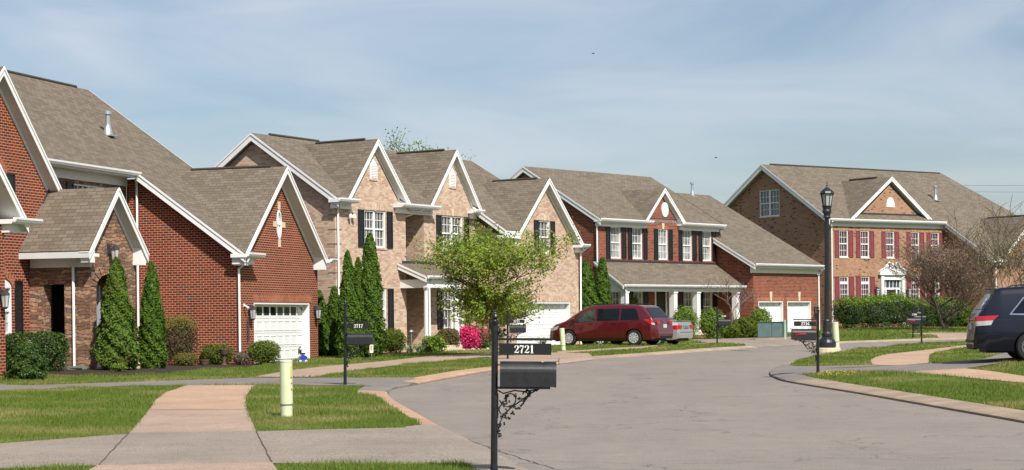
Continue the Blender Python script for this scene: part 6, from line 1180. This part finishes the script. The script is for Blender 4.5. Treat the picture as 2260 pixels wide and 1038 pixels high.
def minivan(label, pm, x, y, az, z, H=1.75, W=1.97, L=5.1, kind='a', pitch=0, glass=GLASS):
    t = thing('minivan', label, 'minivan'); k = H/1.75
    if kind == 'a': top = [(0, .52), (.02, .72), (.10, .98), (.14, 1.06), (.22, 1.16), (.62, 1.60), (.72, 1.655), (.9, 1.70), (1.9, 1.745), (2.7, 1.73), (3.2, 1.66), (3.45, 1.57), (4.2, 1.10), (4.32, 1.05), (4.75, .93), (4.98, .78), (5.06, .62), (5.1, .5)]
    else: top = [(0, .50), (.03, .74), (.07, 1.0), (.12, 1.10), (.20, 1.2), (.48, 1.58), (.50, 1.66), (.62, 1.70), (1.6, 1.745), (2.6, 1.74), (3.2, 1.66), (3.45, 1.57), (4.25, 1.10), (4.35, 1.05), (4.8, .95), (5.02, .78), (5.08, .62), (5.1, .5)]
    top = [(a, b*k) for a, b in top]
    belt = [(0, 1.0*k), (.3, 1.06*k), (1.7, 1.03*k), (3.9, .98*k), (4.4, .93*k), (5.1, .7*k)]; bottom = [(0, .32), (.25, .26), (.7, .24), (4.5, .22), (5.1, .27)]
    plan = [(0, .76), (.08, .86), (.25, .945), (.6, .985), (1.2, 1), (3.8, 1), (4.4, .97), (4.8, .90), (5.0, .80), (5.1, .70)]
    W1 = 1.02 if kind == 'a' else 1.27; c = Car(L, W, top, belt, bottom, (W1, 4.05), .335, plan, .26); b = c.body('body', pm, t)
    for sy in (1, -1):
        if kind == 'a':
            wins = [[(.78, 1.10), (1.62, 1.08), (1.62, 1.56), (1.02, 1.56), (.92, 1.50)], [(1.70, 1.08), (2.72, 1.05), (2.72, 1.56), (1.70, 1.57)]]; fw = [(2.82, 1.04), (3.92, 1.01), (3.55, 1.28), (3.22, 1.47), (3.0, 1.54), (2.82, 1.555)]
        else: wins = [[(.86, 1.12), (1.66, 1.11), (1.66, 1.56), (1.38, 1.55), (1.12, 1.42)], [(1.72, 1.11), (2.72, 1.07), (2.72, 1.57), (1.72, 1.57)]]; fw = [(2.82, 1.06), (3.92, 1.02), (3.55, 1.28), (3.22, 1.47), (3.0, 1.54), (2.82, 1.56)]
        for wv in wins+[fw]: c.side('side_window', [(a, q*k) for a, q in wv], GLASSL if (wv is fw and kind == 'a') else glass, t, sy, .012)
        if kind == 'b':
            for e in (seam(c, .80, 1.085*k, 3.95, 1.0*k, t, sy, .035), seam(c, .82, 1.09*k, 1.12, 1.45*k, t, sy, .03), seam(c, 1.1, 1.44*k, 1.4, 1.585*k, t, sy, .03), seam(c, 1.4, 1.585*k, 2.8, 1.59*k, t, sy, .03)): c.side('chrome_or_highlight_strip', e, CHROME, t, sy, .016, 5)
        for e in (seam(c, 1.66, .4, 1.66, 1.05*k, t, sy), seam(c, 2.77, .36, 2.77, 1.6*k, t, sy), seam(c, 3.75, .4, 3.82, .95*k, t, sy), seam(c, .55, .97*k, 1.66, .96*k, t, sy, .01)): c.side('panel_gap', e, GAP, t, sy, .003, 4)
        for hx in (1.82, 2.62 if kind == 'b' else 2.90): m = MB(); yy = sy*(c.hw(hx, .95*k)+.015); m.box(hx-.02, hx+.2, yy-.02, yy+.02, .93*k, .965*k); m.build('door_handle', pm if kind == 'a' else CHROME, t, uv=False, bev=.006)
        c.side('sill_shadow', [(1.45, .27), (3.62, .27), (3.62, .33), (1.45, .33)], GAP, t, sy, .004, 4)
        # lamps at the rear corner
        if kind == 'a':
            c.side('tail_lamp', [(.11, .88*k), (.30, .90*k), (.58, 1.10*k), (.40, 1.10*k), (.18, 1.05*k)], TAIL, t, sy, .014); q = c.side('tail_lamp', [(.09, .86*k), (.20, .875*k), (.24, .95*k), (.12, .96*k)], CLEAR, t, sy, .018)
        else:
            c.side('tail_lamp', [(.03, .93*k), (.44, .95*k), (.56, 1.06*k), (.05, 1.04*k)], TAIL, t, sy, .014); c.side('reversing_lamp', [(.05, .82*k), (.38, .84*k), (.43, .945*k), (.04, .925*k)], CLEAR, t, sy, .014)
        m = MB(); yy = sy*(c.hw(3.72, .98*k)+.1); m.lathe([(.03, 1.02*k), (.09, 1.06*k), (.1, 1.14*k), (.06, 1.2*k)], 10, c=(3.78, yy)); m.tube([(3.78, yy, 1.06*k), (3.8, yy-sy*.15, 1.04*k)], .02, 5); m.build('wing_mirror', pm, t, uv=False)
        m = MB(); yr = sy*(c.W/2-.33); m.tube([(.95, yr, interp(top, .95)-.01), (1.1, yr, interp(top, 1.1)+.045), (2.9, yr, interp(top, 2.9)+.045), (3.1, yr, interp(top, 3.1)-.01)], .016, 6); m.build('roof_rail', BLACK, t, uv=False)
        for wx in (W1, 4.05): wheel(t, wx, sy*(W/2-.015), .335, .22, 9, sy, None if kind == 'a' else plain('dull_rim', (.13, .14, .14), .4, metal=.4))
        c.side('head_lamp', [(4.62, .70), (5.02, .62), (4.98, .76), (4.5, .86)], CLEAR, t, sy, .012)
    c.deck('rear_window', .235 if kind == 'a' else .20, .60 if kind == 'a' else .465, .93, .86, glass, t, .012); c.deck('windscreen', 3.46, 4.2, .93, .98, glass, t, .01)
    m = MB(); m.box(-.012, 0.05, -.17, .17, .68, .84); m.box(-.02, -.012, -.15, .15, .69, .82) ; pl = MB(); xx = 0.0
    pl.box(.025 if kind == 'a' else .02, .045, -.16, .16, .74*k, .89*k); pl.build('licence_plate', PLATE, t, uv=False)
    m = MB(); m.box(-.015, .12, -.72, .72, .44, .50); m.build('bumper_step', pm if kind == 'a' else GAP, t, uv=False, bev=.01); m = MB(); m.box(-.004, .1, -.6, .6, .28, .40); m.build('bumper_skirt', GAP, t, uv=False)
    m = MB(); m.box(-.018, -.008, -.70, .70, .515, .535) if kind == 'a' else m.box(.0, .03, -.5, .5, .96*k, .985*k); m.build('chrome_or_highlight_strip', CHROME if kind == 'b' else plain('bumper_highlight', (.3, .06, .06), .3, coat=1), t, uv=False)  # red van: bumper highlight painted as a lighter red strip; dark van: chrome
    m = MB(); m.lathe([(.04, 0), (.045, .008), (.02, .012)], 12); m.xf(Matrix.Translation((.10, 0, 1.0*k)) @ Matrix.Rotation(R(-75), 4, 'Y')); m.build('badge', CHROME, t, uv=False)
    for sy in (-1, 1): m = MB(); yy = sy*(W/2*.90); m.box(.04, .07, sy*.62-.14, sy*.62+.14, .885*k, 1.03*k); m.build('tail_lamp', TAIL, t, uv=False, bev=.01)
    if kind == 'b':
        m = MB(); m.box(.30, .60, -.62, .62, 1.655*k, 1.68*k); m.build('rear_spoiler', pm, t, uv=False, bev=.01)
        for q in (0, 1): m = MB(); m.lathe([(.065, 0), (.065, .004)], 14); xs_ = .27+.075*q; m.xf(Matrix.Translation((xs_-.02, -.46+.03*q, interp(top, xs_)+.02)) @ Matrix.Rotation(R(-52), 4, 'Y')); m.build('round_sticker', WHITE, t, uv=False)
    u = MB(); u.box(.3, 4.8, -.7, .7, .2, .45); u.build('underbody', GAP, t, uv=False)
    place(t, x, y, az, z, pitch); return t
az = 300; a_ = R(az); fx, fy = math.sin(a_), math.cos(a_)
# red minivan: rear right-hand wheel at the spot it touches in the drive
vx, vy = 6.38, 79.0
minivan('dark red minivan parked nose first on the driveway, beside a silver car', paint('dark_red_paint', (.095, .003, .007), .15), vx, vy, 299, g(4.6, 79)-.02, H=1.74)
# dark minivan at the right, rear towards the road
minivan('dark blue black minivan at the right edge, only its rear half in view', plain('midnight_paint', (.003, .005, .015), .3, coat=.55, var=.02, spec=.3), 10.74, 44.7, 97, g(11.9, 44.7)-.03, H=1.76, W=2.0, kind='b')
def sedan(label, pm, x, y, az, z):
    t = thing('sedan', label, 'sedan'); L, W = 4.85, 1.8
    top = [(0, .55), (.03, .78), (.08, .98), (.14, 1.05), (.6, 1.08), (.75, 1.10), (1.5, 1.40), (1.9, 1.45), (2.6, 1.455), (3.0, 1.40), (3.7, 1.02), (3.85, .98), (4.5, .84), (4.78, .68), (4.85, .5)]
    belt = [(0, .92), (.5, .96), (3.8, .93), (4.85, .66)]; bottom = [(0, .34), (.3, .26), (4.3, .22), (4.85, .28)]; plan = [(0, .80), (.08, .88), (.3, .95), (.8, .99), (1.2, 1), (3.6, 1), (4.3, .96), (4.7, .86), (4.85, .7)]
    c = Car(L, W, top, belt, bottom, (1.0, 3.75), .32, plan, .34); c.body('body', pm, t)
    for sy in (1, -1):
        c.side('side_window', [(1.2, 1.0), (2.35, .98), (2.35, 1.36), (1.7, 1.34)], GLASS, t, sy, .012); c.side('side_window', [(2.42, .98), (3.5, .95), (3.0, 1.28), (2.7, 1.36), (2.42, 1.36)], GLASS, t, sy, .012)
        c.side('tail_lamp', [(.03, .70), (.3, .74), (.34, .88), (.04, .90)], TAIL, t, sy, .014); c.side('reversing_lamp', [(.05, .90), (.32, .885), (.28, .98), (.08, .98)], CLEAR, t, sy, .014)
        for wx in (1.0, 3.75): wheel(t, wx, sy*(W/2-.015), .32, .2, 8, sy)
        m = MB(); m.box(.0, .05, sy*.60-.16, sy*.60+.16, .74, .90); m.build('tail_lamp', TAIL, t, uv=False, bev=.01)
    c.deck('rear_window', .82, 1.45, .92, .82, GLASS, t, .01); c.deck('windscreen', 3.05, 3.66, .9, .96, GLASS, t, .01)
    m = MB(); m.box(-.012, .03, -.28, .28, .76, .88); m.build('plate_recess', plain('recess_grey', (.22, .22, .23), .5), t, uv=False); m = MB(); m.box(-.02, -.012, -.17, .17, .77, .87); m.build('licence_plate', plain('blue_plate', (.12, .16, .2), .4), t, uv=False)
    m = MB(); m.box(.1, .35, -.7, .7, 1.06, 1.085); m.build('boot_lip', pm, t, uv=False, bev=.01); m = MB(); m.box(-.01, .02, -.66, .66, .58, .592); m.build('panel_gap', GAP, t, uv=False); u = MB(); u.box(.2, 4.6, -.7, .7, .2, .42); u.build('underbody', GAP, t, uv=False)
    place(t, x, y, az, z); return t
sedan('silver sedan parked on the far side of the red minivan, only its tail showing', paint('silver_paint', (.40, .39, .37), .5), 7.6, 83.0, 299, g(7, 83)-.02)
